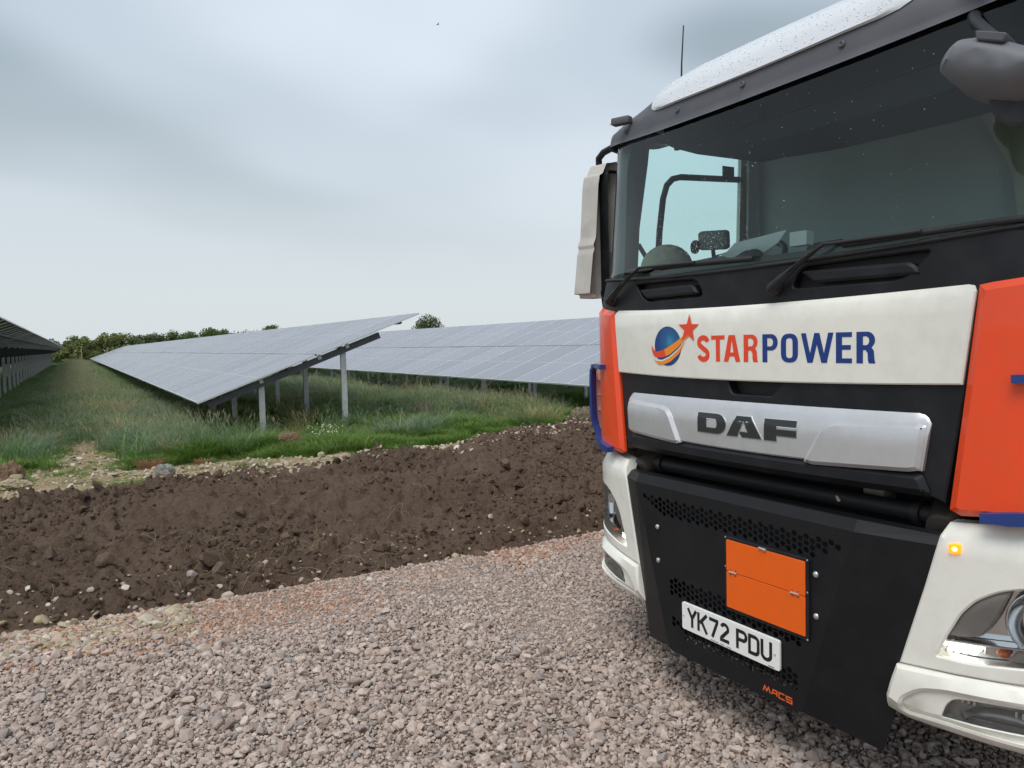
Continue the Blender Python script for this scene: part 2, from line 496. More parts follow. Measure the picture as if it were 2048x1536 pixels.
# ---- instancing of uncountable stuff
def scatter(name, pts, rots, scls, idxs, proto_meshes, parent=None, label=None, cat=None):
    coll = bpy.data.collections.new(name + '_shapes')
    for i, me in enumerate(proto_meshes):
        po = bpy.data.objects.new('%s_shape_%02d' % (name, i), me); coll.objects.link(po)
    n = len(pts)
    me = bpy.data.meshes.new(name); me.vertices.add(n)
    me.vertices.foreach_set('co', np.asarray(pts, np.float32).ravel())
    a = me.attributes.new('rot', 'FLOAT_VECTOR', 'POINT'); a.data.foreach_set('vector', np.asarray(rots, np.float32).ravel())
    sc = np.asarray(scls, np.float32)
    if sc.ndim == 1: sc = np.repeat(sc[:, None], 3, 1)
    a = me.attributes.new('scl', 'FLOAT_VECTOR', 'POINT'); a.data.foreach_set('vector', sc.ravel())
    a = me.attributes.new('idx', 'INT', 'POINT'); a.data.foreach_set('value', np.asarray(idxs, np.int32))
    o = bpy.data.objects.new(name, me); COL.objects.link(o)
    if parent is not None: o.parent = parent
    ng = bpy.data.node_groups.new(name + '_scatter', 'GeometryNodeTree')
    ng.interface.new_socket('Geometry', in_out='INPUT', socket_type='NodeSocketGeometry')
    ng.interface.new_socket('Geometry', in_out='OUTPUT', socket_type='NodeSocketGeometry')
    N, L = ng.nodes, ng.links
    gi, go = N.new('NodeGroupInput'), N.new('NodeGroupOutput')
    ci = N.new('GeometryNodeCollectionInfo'); ci.inputs['Collection'].default_value = coll
    ci.inputs['Separate Children'].default_value = True; ci.inputs['Reset Children'].default_value = True
    iop = N.new('GeometryNodeInstanceOnPoints'); iop.inputs['Pick Instance'].default_value = True
    def attr(nm, ty):
        k = N.new('GeometryNodeInputNamedAttribute'); k.data_type = ty; k.inputs['Name'].default_value = nm
        return k.outputs['Attribute']
    er = N.new('FunctionNodeEulerToRotation'); L.new(attr('rot', 'FLOAT_VECTOR'), er.inputs[0])
    L.new(gi.outputs[0], iop.inputs['Points']); L.new(ci.outputs[0], iop.inputs['Instance'])
    L.new(attr('idx', 'INT'), iop.inputs['Instance Index'])
    L.new(er.outputs[0], iop.inputs['Rotation']); L.new(attr('scl', 'FLOAT_VECTOR'), iop.inputs['Scale'])
    L.new(iop.outputs[0], go.inputs[0])
    md = o.modifiers.new('scatter', 'NODES'); md.node_group = ng
    o['kind'] = 'stuff'
    if label: o['label'] = label
    if cat: o['category'] = cat
    return o

# ================================================================== SETTING
def ramp_mat(name, cols, rough=0.85, bump=0.4, bscale=60, var=0.15, vscale=30, translucent=0.0, spec=0.3):
    """colour picked per object / per instance from a list"""
    m = bpy.data.materials.new(name); m.use_nodes = True
    n, l = m.node_tree.nodes, m.node_tree.links
    b = n['Principled BSDF']; b.inputs['Roughness'].default_value = rough; b.inputs['Specular IOR Level'].default_value = spec
    oi = n.new('ShaderNodeObjectInfo'); rp = n.new('ShaderNodeValToRGB'); c = rp.color_ramp
    while len(c.elements) < len(cols): c.elements.new(0.5)
    for i, k in enumerate(cols):
        c.elements[i].position = i / (len(cols) - 1); c.elements[i].color = (*k, 1)
    l.new(oi.outputs['Random'], rp.inputs[0])
    tc = n.new('ShaderNodeTexCoord'); t = n.new('ShaderNodeTexNoise'); t.inputs['Scale'].default_value = vscale; t.inputs['Detail'].default_value = 4
    l.new(tc.outputs['Object'], t.inputs['Vector'])
    mr = n.new('ShaderNodeMapRange'); mr.inputs['From Min'].default_value = 0.25; mr.inputs['From Max'].default_value = 0.75
    mr.inputs['To Min'].default_value = 1 - var; mr.inputs['To Max'].default_value = 1 + var
    l.new(t.outputs['Fac'], mr.inputs['Value'])
    sc = n.new('ShaderNodeVectorMath'); sc.operation = 'SCALE'; l.new(rp.outputs[0], sc.inputs[0]); l.new(mr.outputs[0], sc.inputs['Scale'])
    l.new(sc.outputs[0], b.inputs['Base Color'])
    if bump > 0:
        bp = n.new('ShaderNodeBump'); bp.inputs['Strength'].default_value = bump; bp.inputs['Distance'].default_value = 0.01
        t2 = n.new('ShaderNodeTexNoise'); t2.inputs['Scale'].default_value = bscale; l.new(tc.outputs['Object'], t2.inputs['Vector'])
        l.new(t2.outputs['Fac'], bp.inputs['Height']); l.new(bp.outputs[0], b.inputs['Normal'])
    if translucent > 0:
        tr = n.new('ShaderNodeBsdfTranslucent'); l.new(sc.outputs[0], tr.inputs[0])
        ad = n.new('ShaderNodeMixShader'); ad.inputs[0].default_value = translucent
        l.new(b.outputs[0], ad.inputs[1]); l.new(tr.outputs[0], ad.inputs[2]); l.new(ad.outputs[0], n['Material Output'].inputs[0])
    return m

M_GRAVEL = ramp_mat('gravel_stone', [(0.27, 0.205, 0.170), (0.40, 0.310, 0.260), (0.47, 0.370, 0.312), (0.54, 0.435, 0.370), (0.43, 0.340, 0.290), (0.30, 0.260, 0.240), (0.60, 0.500, 0.435)], bscale=8, vscale=3)
M_REDSTONE = ramp_mat('red_stone', [(0.46, 0.25, 0.165), (0.40, 0.22, 0.145), (0.52, 0.33, 0.235), (0.53, 0.42, 0.35), (0.44, 0.265, 0.18)], bscale=8, vscale=3)
M_LIME = ramp_mat('limestone', [(0.34, 0.27, 0.175), (0.44, 0.375, 0.27), (0.38, 0.30, 0.185), (0.60, 0.55, 0.46), (0.30, 0.235, 0.155), (0.36, 0.295, 0.21)], bscale=6, vscale=2.5)
M_CLOD = ramp_mat('soil_clod', [(0.080, 0.052, 0.036), (0.132, 0.090, 0.065), (0.105, 0.070, 0.050), (0.160, 0.114, 0.084)], rough=0.95, bump=0.9, bscale=9, var=0.3, vscale=5, spec=0.15)
M_STRAW = ramp_mat('straw', [(0.42, 0.33, 0.19), (0.34, 0.26, 0.15), (0.50, 0.41, 0.25)], bump=0, translucent=0.2)

def earth_mat(name, c1, c2, c3, s1=1.5, s2=25.0, rough=0.95, bump=0.6, bdist=0.02):
    m = bpy.data.materials.new(name); m.use_nodes = True
    n, l = m.node_tree.nodes, m.node_tree.links
    b = n['Principled BSDF']; b.inputs['Roughness'].default_value = rough; b.inputs['Specular IOR Level'].default_value = 0.15
    tc = n.new('ShaderNodeTexCoord')
    t1 = n.new('ShaderNodeTexNoise'); t1.inputs['Scale'].default_value = s1; t1.inputs['Detail'].default_value = 5
    t2 = n.new('ShaderNodeTexNoise'); t2.inputs['Scale'].default_value = s2; t2.inputs['Detail'].default_value = 8; t2.inputs['Roughness'].default_value = 0.7
    l.new(tc.outputs['Object'], t1.inputs['Vector']); l.new(tc.outputs['Object'], t2.inputs['Vector'])
    def mixer(f, lo, hi, a, bb):
        mr = n.new('ShaderNodeMapRange'); mr.inputs['From Min'].default_value = lo; mr.inputs['From Max'].default_value = hi
        l.new(f, mr.inputs['Value'])
        mx = n.new('ShaderNodeMix'); mx.data_type = 'RGBA'; l.new(mr.outputs[0], mx.inputs['Factor'])
        for s, v in (('A', a), ('B', bb)):
            if isinstance(v, tuple): mx.inputs[s].default_value = (*v, 1)
            else: l.new(v, mx.inputs[s])
        return mx.outputs['Result']
    a = mixer(t1.outputs['Fac'], 0.35, 0.65, c1, c2)
    a = mixer(t2.outputs['Fac'], 0.42, 0.72, a, c3)
    l.new(a, b.inputs['Base Color'])
    bp = n.new('ShaderNodeBump'); bp.inputs['Strength'].default_value = bump; bp.inputs['Distance'].default_value = bdist
    l.new(t2.outputs['Fac'], bp.inputs['Height']); l.new(bp.outputs[0], b.inputs['Normal'])
    return m
M_GROUND = earth_mat('grass_ground', (0.070, 0.095, 0.030), (0.095, 0.115, 0.040), (0.13, 0.115, 0.060), 0.5, 8)
M_FINES = earth_mat('gravel_fines', (0.31, 0.240, 0.198), (0.37, 0.292, 0.245), (0.22, 0.168, 0.138), 1.2, 55, bump=0.9, bdist=0.02)
M_SOIL = earth_mat('topsoil_earth', (0.092, 0.060, 0.041), (0.138, 0.094, 0.068), (0.180, 0.129, 0.096), 1.3, 60, bump=1.0, bdist=0.03)
M_STONY = earth_mat('stony_earth', (0.31, 0.235, 0.135), (0.19, 0.14, 0.080), (0.40, 0.325, 0.205), 2.2, 26, bump=1.0, bdist=0.03)

def grid_sheet(name, x0, x1, y0, y1, step, hfun, m, smooth=True, parent=None):
    nx, ny = int((x1 - x0) / step) + 1, int((y1 - y0) / step) + 1
    xs, ys = np.linspace(x0, x1, nx), np.linspace(y0, y1, ny)
    X, Y = np.meshgrid(xs, ys)
    Z = hfun(X, Y)
    me = bpy.data.meshes.new(name); me.vertices.add(nx * ny)
    me.vertices.foreach_set('co', np.stack([X, Y, Z], -1).astype(np.float32).ravel())
    i = np.arange(nx * ny).reshape(ny, nx)
    q = np.stack([i[:-1, :-1], i[:-1, 1:], i[1:, 1:], i[1:, :-1]], -1).reshape(-1, 4).astype(np.int32)
    me.loops.add(q.size); me.loops.foreach_set('vertex_index', q.ravel())
    me.polygons.add(len(q)); me.polygons.foreach_set('loop_start', np.arange(0, q.size, 4, dtype=np.int32))
    me.polygons.foreach_set('loop_total', np.full(len(q), 4, np.int32))
    me.materials.append(m); me.update(calc_edges=True); me.validate()
    if smooth: me.shade_smooth()
    o = bpy.data.objects.new(name, me); COL.objects.link(o)
    if parent is not None: o.parent = parent
    return o

# --- ground to the horizon
ground = mk('ground', [(-1500, -1500, -0.05), (1500, -1500, -0.05), (1500, 1500, -0.05), (-1500, 1500, -0.05)], [[0, 1, 2, 3]], M_GROUND)
tag(ground, kind='structure')

# --- gravel yard
def gravel_edge(x):      # far edge of the gravel
    return 5.34 + 0.10 * (fbm(np.asarray(x) * 1.0, np.asarray(x) * 0 + 3.3, 1.6, 3, seed=5) - 0.5) * 2
def gravel_h(X, Y):
    h = 0.03 * (fbm(X, Y, 0.6, 3, seed=21) - 0.5) + 0.012 * (fbm(X, Y, 14, 3, seed=22) - 0.5)
    e = np.clip((5.75 - Y) / 0.5, 0, 1)
    return h - 0.12 * (1 - e)
gravel = grid_sheet('gravel_yard', -7, 13, -6.0, 5.9, 0.035, gravel_h, M_FINES)
tag(gravel, kind='structure')
yard = mk('gravel_yard_far', [(-60, -70, -0.046), (80, -70, -0.046), (80, 5.0, -0.046), (-60, 5.0, -0.046)], [[0, 1, 2, 3]], M_FINES)
tag(yard, kind='structure')

def stone_mesh(name, seed, m, sub=1, flat=0.72, rough=0.30):
    rs = np.random.default_rng(seed)
    bm = bmesh.new(); bmesh.ops.create_icosphere(bm, subdivisions=sub, radius=1.0)
    ax = rs.uniform(0.75, 1.25, 2)
    planes = [(Vector(rs.normal(size=3)).normalized(), rs.uniform(0.52, 0.85)) for _ in range(11)]
    for v in bm.verts:
        p = v.co * (1 + rs.uniform(-rough, rough) * 0.35)
        for nrm, d in planes:                    # chip flat faces off
            k = p.dot(nrm)
            if k > d: p = p - nrm * (k - d)
        v.co = Vector((p.x * ax[0], p.y * ax[1], p.z * flat))
    me = bpy.data.meshes.new(name); bm.to_mesh(me); bm.free()
    me.materials.append(m); me.shade_smooth(); me.set_sharp_from_angle(angle=R(20))
    return me

def rand_rot(n, tilt=0.5):
    return np.stack([rng.normal(0, tilt, n), rng.normal(0, tilt, n), rng.uniform(0, 6.283, n)], -1)

GR = [stone_mesh('gravel_stone_shape', 100 + i, M_GRAVEL, sub=2) for i in range(10)]
RD = [stone_mesh('red_stone_shape', 200 + i, M_REDSTONE, sub=2, flat=0.6) for i in range(8)]
LM = [stone_mesh('limestone_shape', 300 + i, M_LIME, sub=2, flat=0.6) for i in range(8)]
CL = [stone_mesh('clod_shape', 400 + i, M_CLOD, sub=3, flat=0.75, rough=0.75) for i in range(8)]

def jitter_pts(x0, x1, y0, y1, sp):
    nx, ny = int((x1 - x0) / sp), int((y1 - y0) / sp)
    X, Y = np.meshgrid(np.arange(nx), np.arange(ny))
    x = x0 + (X + rng.uniform(-0.1, 1.1, X.shape)) * sp; y = y0 + (Y + rng.uniform(-0.1, 1.1, X.shape)) * sp
    return x.ravel(), y.ravel()

def red_mask(x, y):       # drift of red-brown stone along the gravel's far edge
    d = y - (4.34 + 0.22 * (fbm(x, y * 0 + 1.0, 0.9, 2, seed=41) - 0.5) + 0.25 * np.clip((x - 1.4), 0, 3))
    near = np.clip(d / 0.35, 0, 1) * np.clip((5.35 - y) / 0.1, 0, 1)
    patch = fbm(x, y, 1.3, 3, seed=44)
    return near * np.clip((patch - 0.33) * 4, 0, 1) * 0.75

gx, gy = jitter_pts(-2.4, 6.4, 0.5, 5.45, 0.0168)
vis = (gy > 3.45 - 0.634 * (gx + 0.34) - 1.25) & (gy < gravel_edge(gx) + rng.normal(0, 0.05, gx.size))
vis &= (gx > -0.12 * gy - 1.6)
gx, gy = gx[vis], gy[vis]
isred = rng.uniform(size=gx.size) < red_mask(gx, gy)
size = np.clip(rng.lognormal(math.log(0.0085), 0.40, gx.size), 0.0038, 0.026)
fine = fbm(gx, gy, 0.8, 3, seed=61)                     # wheel tracks and patches with finer, sunken stone
size *= np.clip(0.72 + 0.75 * fine, 0.75, 1.25)
sink = np.clip((0.60 - fine) * 5, 0, 1)
gz = gravel_h(gx, gy) + size * (0.40 - 0.60 * sink) + rng.uniform(0, 0.007, gx.size)
def put(maskv, protos, name, label, cat, tilt=0.45):
    n = int(maskv.sum())
    return scatter(name, np.stack([gx, gy, gz], -1)[maskv], rand_rot(n, tilt), size[maskv][:, None] * rng.uniform(0.8, 1.25, (n, 3)),
                   rng.integers(0, len(protos), n), protos, parent=gravel, label=label)
big = np.zeros(gx.size, bool)                           # the largest stones in view become pieces of their own
inview = (gy > 3.62 - 0.634 * (gx + 0.34) + 0.1) & (gx < 0.6 * gy + 0.2)
order = np.argsort(-(size / np.hypot(gx, gy)) * inview)[:280]
big[order] = True
put(~isred & ~big, GR, 'loose_gravel', 'pinkish grey crushed stone covering the yard', None)
put(isred & ~big, RD, 'red_rubble', 'reddish brown broken stone along the edge of the topsoil', None)
for i in order:
    protos = RD if isred[i] else GR
    rr = rand_rot(1, 0.4)[0]
    s = float(size[i])
    link_mesh('stone', protos[rng.integers(0, len(protos))], gravel, (gx[i], gy[i], gz[i] + 0.3 * s), rr, (s * 1.15, s, s))

# --- topsoil bed
def soil_mask(X, Y):
    n0 = 0.26 * (fbm(X, Y * 0.6 + 2.0, 1.3, 4, seed=70) - 0.5) * 2
    n1 = 0.55 * (fbm(X, Y * 0 + 7.0, 0.7, 4, seed=71) - 0.5) * 2
    near = (Y - (5.22 + n0)) / 0.38
    far_edge = 10.35 + 0.10 * np.clip(X, -2, 8) + n1
    far = (far_edge - Y) / 0.7
    m = np.clip(np.minimum(near, far), -1, 1)
    return m
def soil_h(X, Y):
    m = soil_mask(X, Y)
    s = np.clip(m, 0, 1); s = s * s * (3 - 2 * s)
    lump = fbm(X, Y, 1.1, 3, seed=80)
    mid = fbm(X, Y, 4.5, 3, seed=84)
    fine = fbm(X, Y, 15, 4, gain=0.62, seed=90)
    clod = np.maximum(0, fbm(X, Y, 8.0, 3, seed=95) - 0.54) * 0.30
    crumb = np.maximum(0, fbm(X, Y, 24.0, 2, seed=98) - 0.5) * 0.07
    rise = 0.10 * np.clip((X - 2.5) / 4, 0, 1) * np.clip((Y - 6) / 4, 0, 1)
    h = 0.075 + rise + 0.30 * (lump - 0.45) + 0.13 * (mid - 0.5) + 0.060 * (fine - 0.5) + clod + crumb
    return h * s - 0.09 * (1 - s) + np.where(m < 0, 0.08 * m, 0)
soil = grid_sheet('topsoil_bed', -2.6, 9.6, 4.7, 12.3, 0.0165, soil_h, M_SOIL)
tag(soil, kind='structure')
cx_, cy_ = rng.uniform(-2.2, 9.3, 60000), rng.uniform(5.0, 12, 60000)
mm = soil_mask(cx_, cy_)
keep = (mm > -0.1) & (fbm(cx_, cy_, 0.9, 3, seed=111) + rng.normal(0, 0.12, cx_.size) > 0.47)
cx_, cy_ = cx_[keep], cy_[keep]
cs = np.clip(rng.lognormal(math.log(0.0088), 0.70, cx_.size), 0.004, 0.080)
cz = soil_h(cx_, cy_) + cs * 0.25
scatter('soil_clods', np.stack([cx_, cy_, cz], -1), rand_rot(cx_.size, 0.8), cs[:, None] * rng.uniform(0.75, 1.3, (cx_.size, 3)),
        rng.integers(0, len(CL), cx_.size), CL, parent=soil, label='dark crumbly clods on the topsoil bed')
# pale stones thrown on the soil's near edge
n = 620
px_ = rng.uniform(-1.6, 6.0, n); py_ = 5.14 + np.abs(rng.normal(0, 0.42, n)) + rng.normal(0, 0.04, n)
ps = np.clip(rng.lognormal(math.log(0.013), 0.45, n), 0.006, 0.045)
pz = np.maximum(soil_h(px_, py_), gravel_h(px_, py_)) + ps * 0.3
scatter('scattered_pebbles', np.stack([px_, py_, pz], -1), rand_rot(n), ps, rng.integers(0, 16, n) % 16, LM + GR[:8], parent=soil, label='pale pebbles lying on the near edge of the soil')
# straw
sv, sf = [], []
for k in range(230):
    if k < 130: x, y = rng.normal(1.55, 0.6), rng.normal(5.9, 0.45)
    else: x, y = rng.uniform(-0.8, 6.5), rng.uniform(5.4, 10.5)
    L_ = rng.uniform(0.04, 0.20); a = rng.uniform(0, 6.28); pts = []
    bend = rng.normal(0, 0.6)
    for t in np.linspace(0, 1, 5):
        xx, yy = x + math.cos(a + bend * t) * L_ * t, y + math.sin(a + bend * t) * L_ * t
        pts.append((xx, yy, float(soil_h(np.array([xx]), np.array([yy]))[0]) + 0.008 + 0.02 * math.sin(t * 3.1) * (k % 3)))
    v, f = tube_data(pts, 0.0017, 4, cap=False); b = len(sv); sv += v; sf += [[i + b for i in q] for q in f]
st = mk('straw', sv, sf, M_STRAW, soil); tag(st, 'dry straw stalks strewn on the topsoil', kind='stuff')

# --- stony strip and bare track between soil and grass
def stony_mask(X, Y):
    n0 = (fbm(X, Y, 0.9, 4, seed=120) - 0.5) * 1.6
    near_lim = 12.15 - 0.10 * np.clip(X, 0, 6) + 0.5 * np.clip(X - 5.0, 0, 1.2) * np.clip(7.6 - X, 0, 1)
    strip = np.minimum(Y - 9.4, near_lim - Y)
    track = np.minimum(0.75 - np.abs(X - 0.15 + 0.03 * (Y - 12)), 17.2 - Y)
    left = np.minimum(-0.2 - X, 12.9 - Y)
    m = np.maximum(np.maximum(strip, track), np.minimum(left, strip + 1))
    return m + n0 * 0.5
def stony_h(X, Y):
    m = np.clip(stony_mask(X, Y) / 0.4, -1, 1)
    s = np.clip(m, 0, 1)
    return -0.07 + 0.06 * s + 0.07 * (fbm(X, Y, 1.3, 3, seed=130) - 0.5) * s + 0.07 * (fbm(X, Y, 7, 3, seed=134) - 0.5) * s
stony = grid_sheet('stony_strip', -6, 11, 9.3, 18, 0.045, stony_h, M_STONY)
tag(stony, kind='structure')
n = 22000
lx, ly = rng.uniform(-5, 10, n), rng.uniform(9.6, 17.2, n)
k = stony_mask(lx, ly) + rng.normal(0, 0.2, n) > 0.05
k &= rng.uniform(size=n) < np.clip(1.35 - (ly - 10.5) * 0.2, 0.15, 1)
lx, ly = lx[k], ly[k]
ls = np.clip(rng.lognormal(math.log(0.016), 0.55, lx.size), 0.006, 0.072)
lz = np.maximum(stony_h(lx, ly), soil_h(lx, ly)) + ls * 0.2
lvis = (lx > -0.09 * ly - 0.1) & (lx < 7.3)
lo = np.argsort(-(ls / np.hypot(lx, ly)) * lvis)[:110]
sel = np.zeros(lx.size, bool); sel[lo] = True
scatter('stone_rubble', np.stack([lx, ly, lz], -1)[~sel], rand_rot(int((~sel).sum())), ls[~sel][:, None] * rng.uniform(0.8, 1.3, (int((~sel).sum()), 3)),
        rng.integers(0, len(LM), int((~sel).sum())), LM, parent=stony, label='small limestone rubble between soil and grass')
for i in lo:
    s = float(ls[i])
    link_mesh('stone', LM[rng.integers(0, len(LM))], stony, (lx[i], ly[i], lz[i]), rand_rot(1, 0.4)[0], (s * 1.2, s, s))
# rubble drift on the left between soil and gravel
n = 1500
rx, ry = rng.uniform(-1.8, 0.55, n), rng.normal(5.02, 0.17, n)
rs_ = np.clip(rng.lognormal(math.log(0.017), 0.4, n), 0.007, 0.05)
rz = np.maximum(soil_h(rx, ry), gravel_h(rx, ry)) + rs_ * 0.3
scatter('rubble_drift', np.stack([rx, ry, rz], -1), rand_rot(n), rs_, rng.integers(0, len(LM), n), LM, parent=gravel, label='buff stone rubble spilling between soil and gravel at left')

# --- lone lumps of earth and stone, each a thing
def lump(name, label, cat, loc, size, cols, seed):
    m = earth_mat(name + '_earth_%d' % seed, *cols, 6.0, 22.0, bump=1.0, bdist=0.03)
    rs = np.random.default_rng(seed)
    bm = bmesh.new(); bmesh.ops.create_icosphere(bm, subdivisions=5, radius=1.0)
    vs = np.array([v.co[:] for v in bm.verts])
    a = fbm(vs[:, 0] * 2 + seed + vs[:, 2], vs[:, 1] * 2 - vs[:, 2], 1.3, 4, 0.6, seed=seed)
    b_ = fbm(vs[:, 0] * 2 - vs[:, 2] * 1.7, vs[:, 1] * 2 + vs[:, 2] * 1.3, 4.5, 3, 0.6, seed=seed + 9)
    r = 0.55 + 0.75 * a + 0.35 * (b_ - 0.5)
    vs = vs * r[:, None] * np.array(size)
    for v, p in zip(bm.verts, vs): v.co = Vector(p)
    me = bpy.data.meshes.new(name); bm.to_mesh(me); bm.free(); me.materials.append(m); me.shade_smooth(); me.set_sharp_from_angle(angle=R(40))
    o = link_mesh(name, me, None, loc); tag(o, label, cat)
    return o
BR = ((0.17, 0.095, 0.060), (0.22, 0.14, 0.09), (0.34, 0.26, 0.18))
GRY = ((0.20, 0.17, 0.12), (0.16, 0.13, 0.09), (0.30, 0.26, 0.19))
lump('earth_lump', 'reddish brown lump of earth in the grass before the nearest panel row', 'earth lump', (3.02, 12.75, 0.05), (0.22, 0.16, 0.19), BR, 3)
lump('earth_lump', 'reddish lump of earth and stone at the left edge of the stony strip', 'earth lump', (-0.78, 12.0, 0.06), (0.15, 0.13, 0.17), BR, 5)
lump('earth_lump', 'grey brown clay boulder in long grass beside the lorry cab', 'earth lump', (8.25, 11.9, 0.12), (0.20, 0.2, 0.26), GRY, 8)
lump('earth_lump', 'pale clay lump on bright grass nearest the lorry corner', 'earth lump', (7.45, 10.75, 0.08), (0.26, 0.2, 0.16), GRY, 12)
lump('boulder', 'flat buff stone at the far left edge of the picture', 'stone', (-0.75, 11.25, 0.02), (0.20, 0.13, 0.08), ((0.42, 0.35, 0.23), (0.36, 0.30, 0.2), (0.5, 0.43, 0.3)), 14)
lump('boulder', 'grey lichen stone on the strip below the reddish tufts', 'stone', (0.98, 11.2, 0.03), (0.14, 0.12, 0.09), ((0.25, 0.25, 0.23), (0.3, 0.29, 0.26), (0.38, 0.37, 0.33)), 16)

# ================================================================== GRASS
M_LUSH = ramp_mat('lush_grass', [(0.095, 0.190, 0.026), (0.150, 0.255, 0.042), (0.11, 0.215, 0.030), (0.205, 0.275, 0.075), (0.12, 0.235, 0.035)], rough=0.6, bump=0, var=0.1, translucent=0.35)
M_TALL = ramp_mat('tall_grass', [(0.135, 0.235, 0.080), (0.185, 0.280, 0.115), (0.12, 0.235, 0.055), (0.24, 0.310, 0.155), (0.15, 0.270, 0.065)], rough=0.55, bump=0, var=0.12, translucent=0.35)
M_BLUEG = ramp_mat('blue_green_grass', [(0.165, 0.245, 0.145), (0.22, 0.290, 0.19), (0.14, 0.235, 0.105), (0.28, 0.335, 0.235)], rough=0.5, bump=0, var=0.12, translucent=0.3)
M_SEED = ramp_mat('seed_heads', [(0.42, 0.40, 0.27), (0.34, 0.35, 0.24), (0.48, 0.42, 0.28)], rough=0.8, bump=0, translucent=0.3)
M_DRY = ramp_mat('dry_grass', [(0.40, 0.32, 0.16), (0.30, 0.28, 0.12), (0.45, 0.33, 0.18), (0.20, 0.235, 0.09)], rough=0.8, bump=0, translucent=0.3)
M_REDTUFT = ramp_mat('red_tuft', [(0.30, 0.155, 0.085), (0.36, 0.20, 0.11), (0.25, 0.135, 0.075)], rough=0.85, bump=0, translucent=0.25)

def clump_mesh(name, seed, blades, h, spread, width, lean, mats, seeds=0.0, seg=4):
    rs = np.random.default_rng(seed); V, F, MI = [], [], []
    for b in range(blades):
        a = rs.uniform(0, 6.283); rr = spread * math.sqrt(rs.uniform())
        x, y = rr * math.cos(a), rr * math.sin(a)
        hh = h * rs.uniform(0.55, 1.1); d = a + rs.normal(0, 0.9); ln = hh * lean * rs.uniform(0.2, 1.4); w = width * rs.uniform(0.7, 1.3)
        sx, sy = -math.sin(d), math.cos(d); base = len(V)
        is_seed = rs.uniform() < seeds
        if is_seed: hh *= 1.25; w *= 0.55; ln *= 0.6
        for i in range(seg + 1):
            t = i / seg
            px, py = x + math.cos(d) * ln * t ** 2.1, y + math.sin(d) * ln * t ** 2.1
            pz = hh * (t - 0.22 * lean * t ** 3)
            ww = w * (1 - t) ** 0.6 * 0.5 if i < seg else 0.0004
            V += [(px - sx * ww, py - sy * ww, pz), (px + sx * ww, py + sy * ww, pz)]
        for i in range(seg):
            q = base + 2 * i; F.append([q, q + 1, q + 3, q + 2]); MI.append(0)
        if is_seed:
            tip = Vector(V[-1]); dr = Vector((math.cos(d) * 0.5, math.sin(d) * 0.5, 1)).normalized(); k0 = len(V)
            L_ = hh * 0.16; wd = 0.0045
            side = Vector((sx, sy, 0)); oth = side.cross(dr)
            for q in (0, 1):
                s2 = side if q == 0 else oth; k0 = len(V)
                V += [tuple(tip - dr * L_ * 0.6), tuple(tip + s2 * wd), tuple(tip + dr * L_ * 0.6), tuple(tip - s2 * wd)]
                F.append([k0, k0 + 1, k0 + 2, k0 + 3]); MI.append(1)
    me = bpy.data.meshes.new(name); me.from_pydata(V, [], F)
    for m in mats: me.materials.append(m)
    me.polygons.foreach_set('material_index', MI); me.update(); me.shade_smooth()
    return me
P_LUSH = [clump_mesh('lush_clump', 500 + i, 40, 0.14, 0.10, 0.0085, 0.9, [M_LUSH, M_SEED]) for i in range(5)]
P_TALL = [clump_mesh('tall_clump', 520 + i, 32, 0.48, 0.16, 0.0105, 1.0, [M_TALL, M_SEED], seeds=0.16, seg=5) for i in range(7)]
P_BLUE = [clump_mesh('blue_clump', 530 + i, 34, 0.46, 0.17, 0.0105, 1.25, [M_BLUEG, M_SEED], seeds=0.2, seg=5) for i in range(6)]
P_MEAD = [clump_mesh('meadow_clump', 540 + i, 40, 0.30, 0.17, 0.0095, 0.9, [M_TALL, M_SEED], seeds=0.08) for i in range(5)]
P_DRY = [clump_mesh('dry_clump', 560 + i, 30, 0.36, 0.14, 0.0060, 0.8, [M_DRY, M_SEED], seeds=0.4) for i in range(4)]

def near_limit(x):    # where grass starts going away from the soil
    return 12.35 - 0.17 * np.clip(x - 0.8, 0, 4) + 0.45 * np.exp(-((x - 6.6) / 0.8) ** 2)
def grass_ok(x, y):
    track = np.clip(1 - np.abs(x - 0.15 + 0.03 * (y - 12)) / 0.75, 0, 1) * np.clip((17.0 - y) / 3.5, 0, 1)
    edge = np.clip((y - near_limit(x)) / 0.45 + (fbm(x, y, 1.6, 3, seed=140) - 0.5) * 4.2, 0, 1)
    return edge * np.clip(1 - 2.2 * track, 0, 1)
def wedge(x, y, pad=1.5):
    return (x > -0.10 * y - pad) & (x < 0.66 * y + pad) & (x < 19)
def grow(name, npts, yr, protos, scl, maskf, label, zoff=-0.045, xr=(-9, 19), pad=1.5):
    y = yr[0] + (yr[1] - yr[0]) * rng.uniform(size=npts) ** 1.15; x = rng.uniform(xr[0], xr[1], npts)
    k = wedge(x, y, pad) & (rng.uniform(size=npts) < maskf(x, y))
    x, y = x[k], y[k]; n = x.size
    s = scl(x, y) * rng.uniform(0.7, 1.25, n)
    o = scatter(name, np.stack([x, y, np.full(n, zoff)], -1), np.stack([rng.normal(0, 0.08, n), rng.normal(0, 0.08, n), rng.uniform(0, 6.28, n)], -1), s, rng.integers(0, len(protos), n), protos, label=label, cat='grass')
    return o
def tallness(x, y):     # noise field: where the grass stands long
    return np.clip((fbm(x, y, 0.55, 3, seed=150) - 0.40) * 5, 0, 1)
def under(x):           # 1 below a panel row, where the grass stays short
    b = lambda a, c: np.clip(1 - np.abs(x - a) / c, 0, 1)
    return np.clip(2.2 * np.maximum(np.maximum(b(4.3, 2.6), b(11.5, 2.6)), b(-3.0, 2.6)), 0, 1)
def shorter(x, y): return 1 - 0.58 * under(x) * np.clip((y - 13.2) / 1.2, 0, 1)
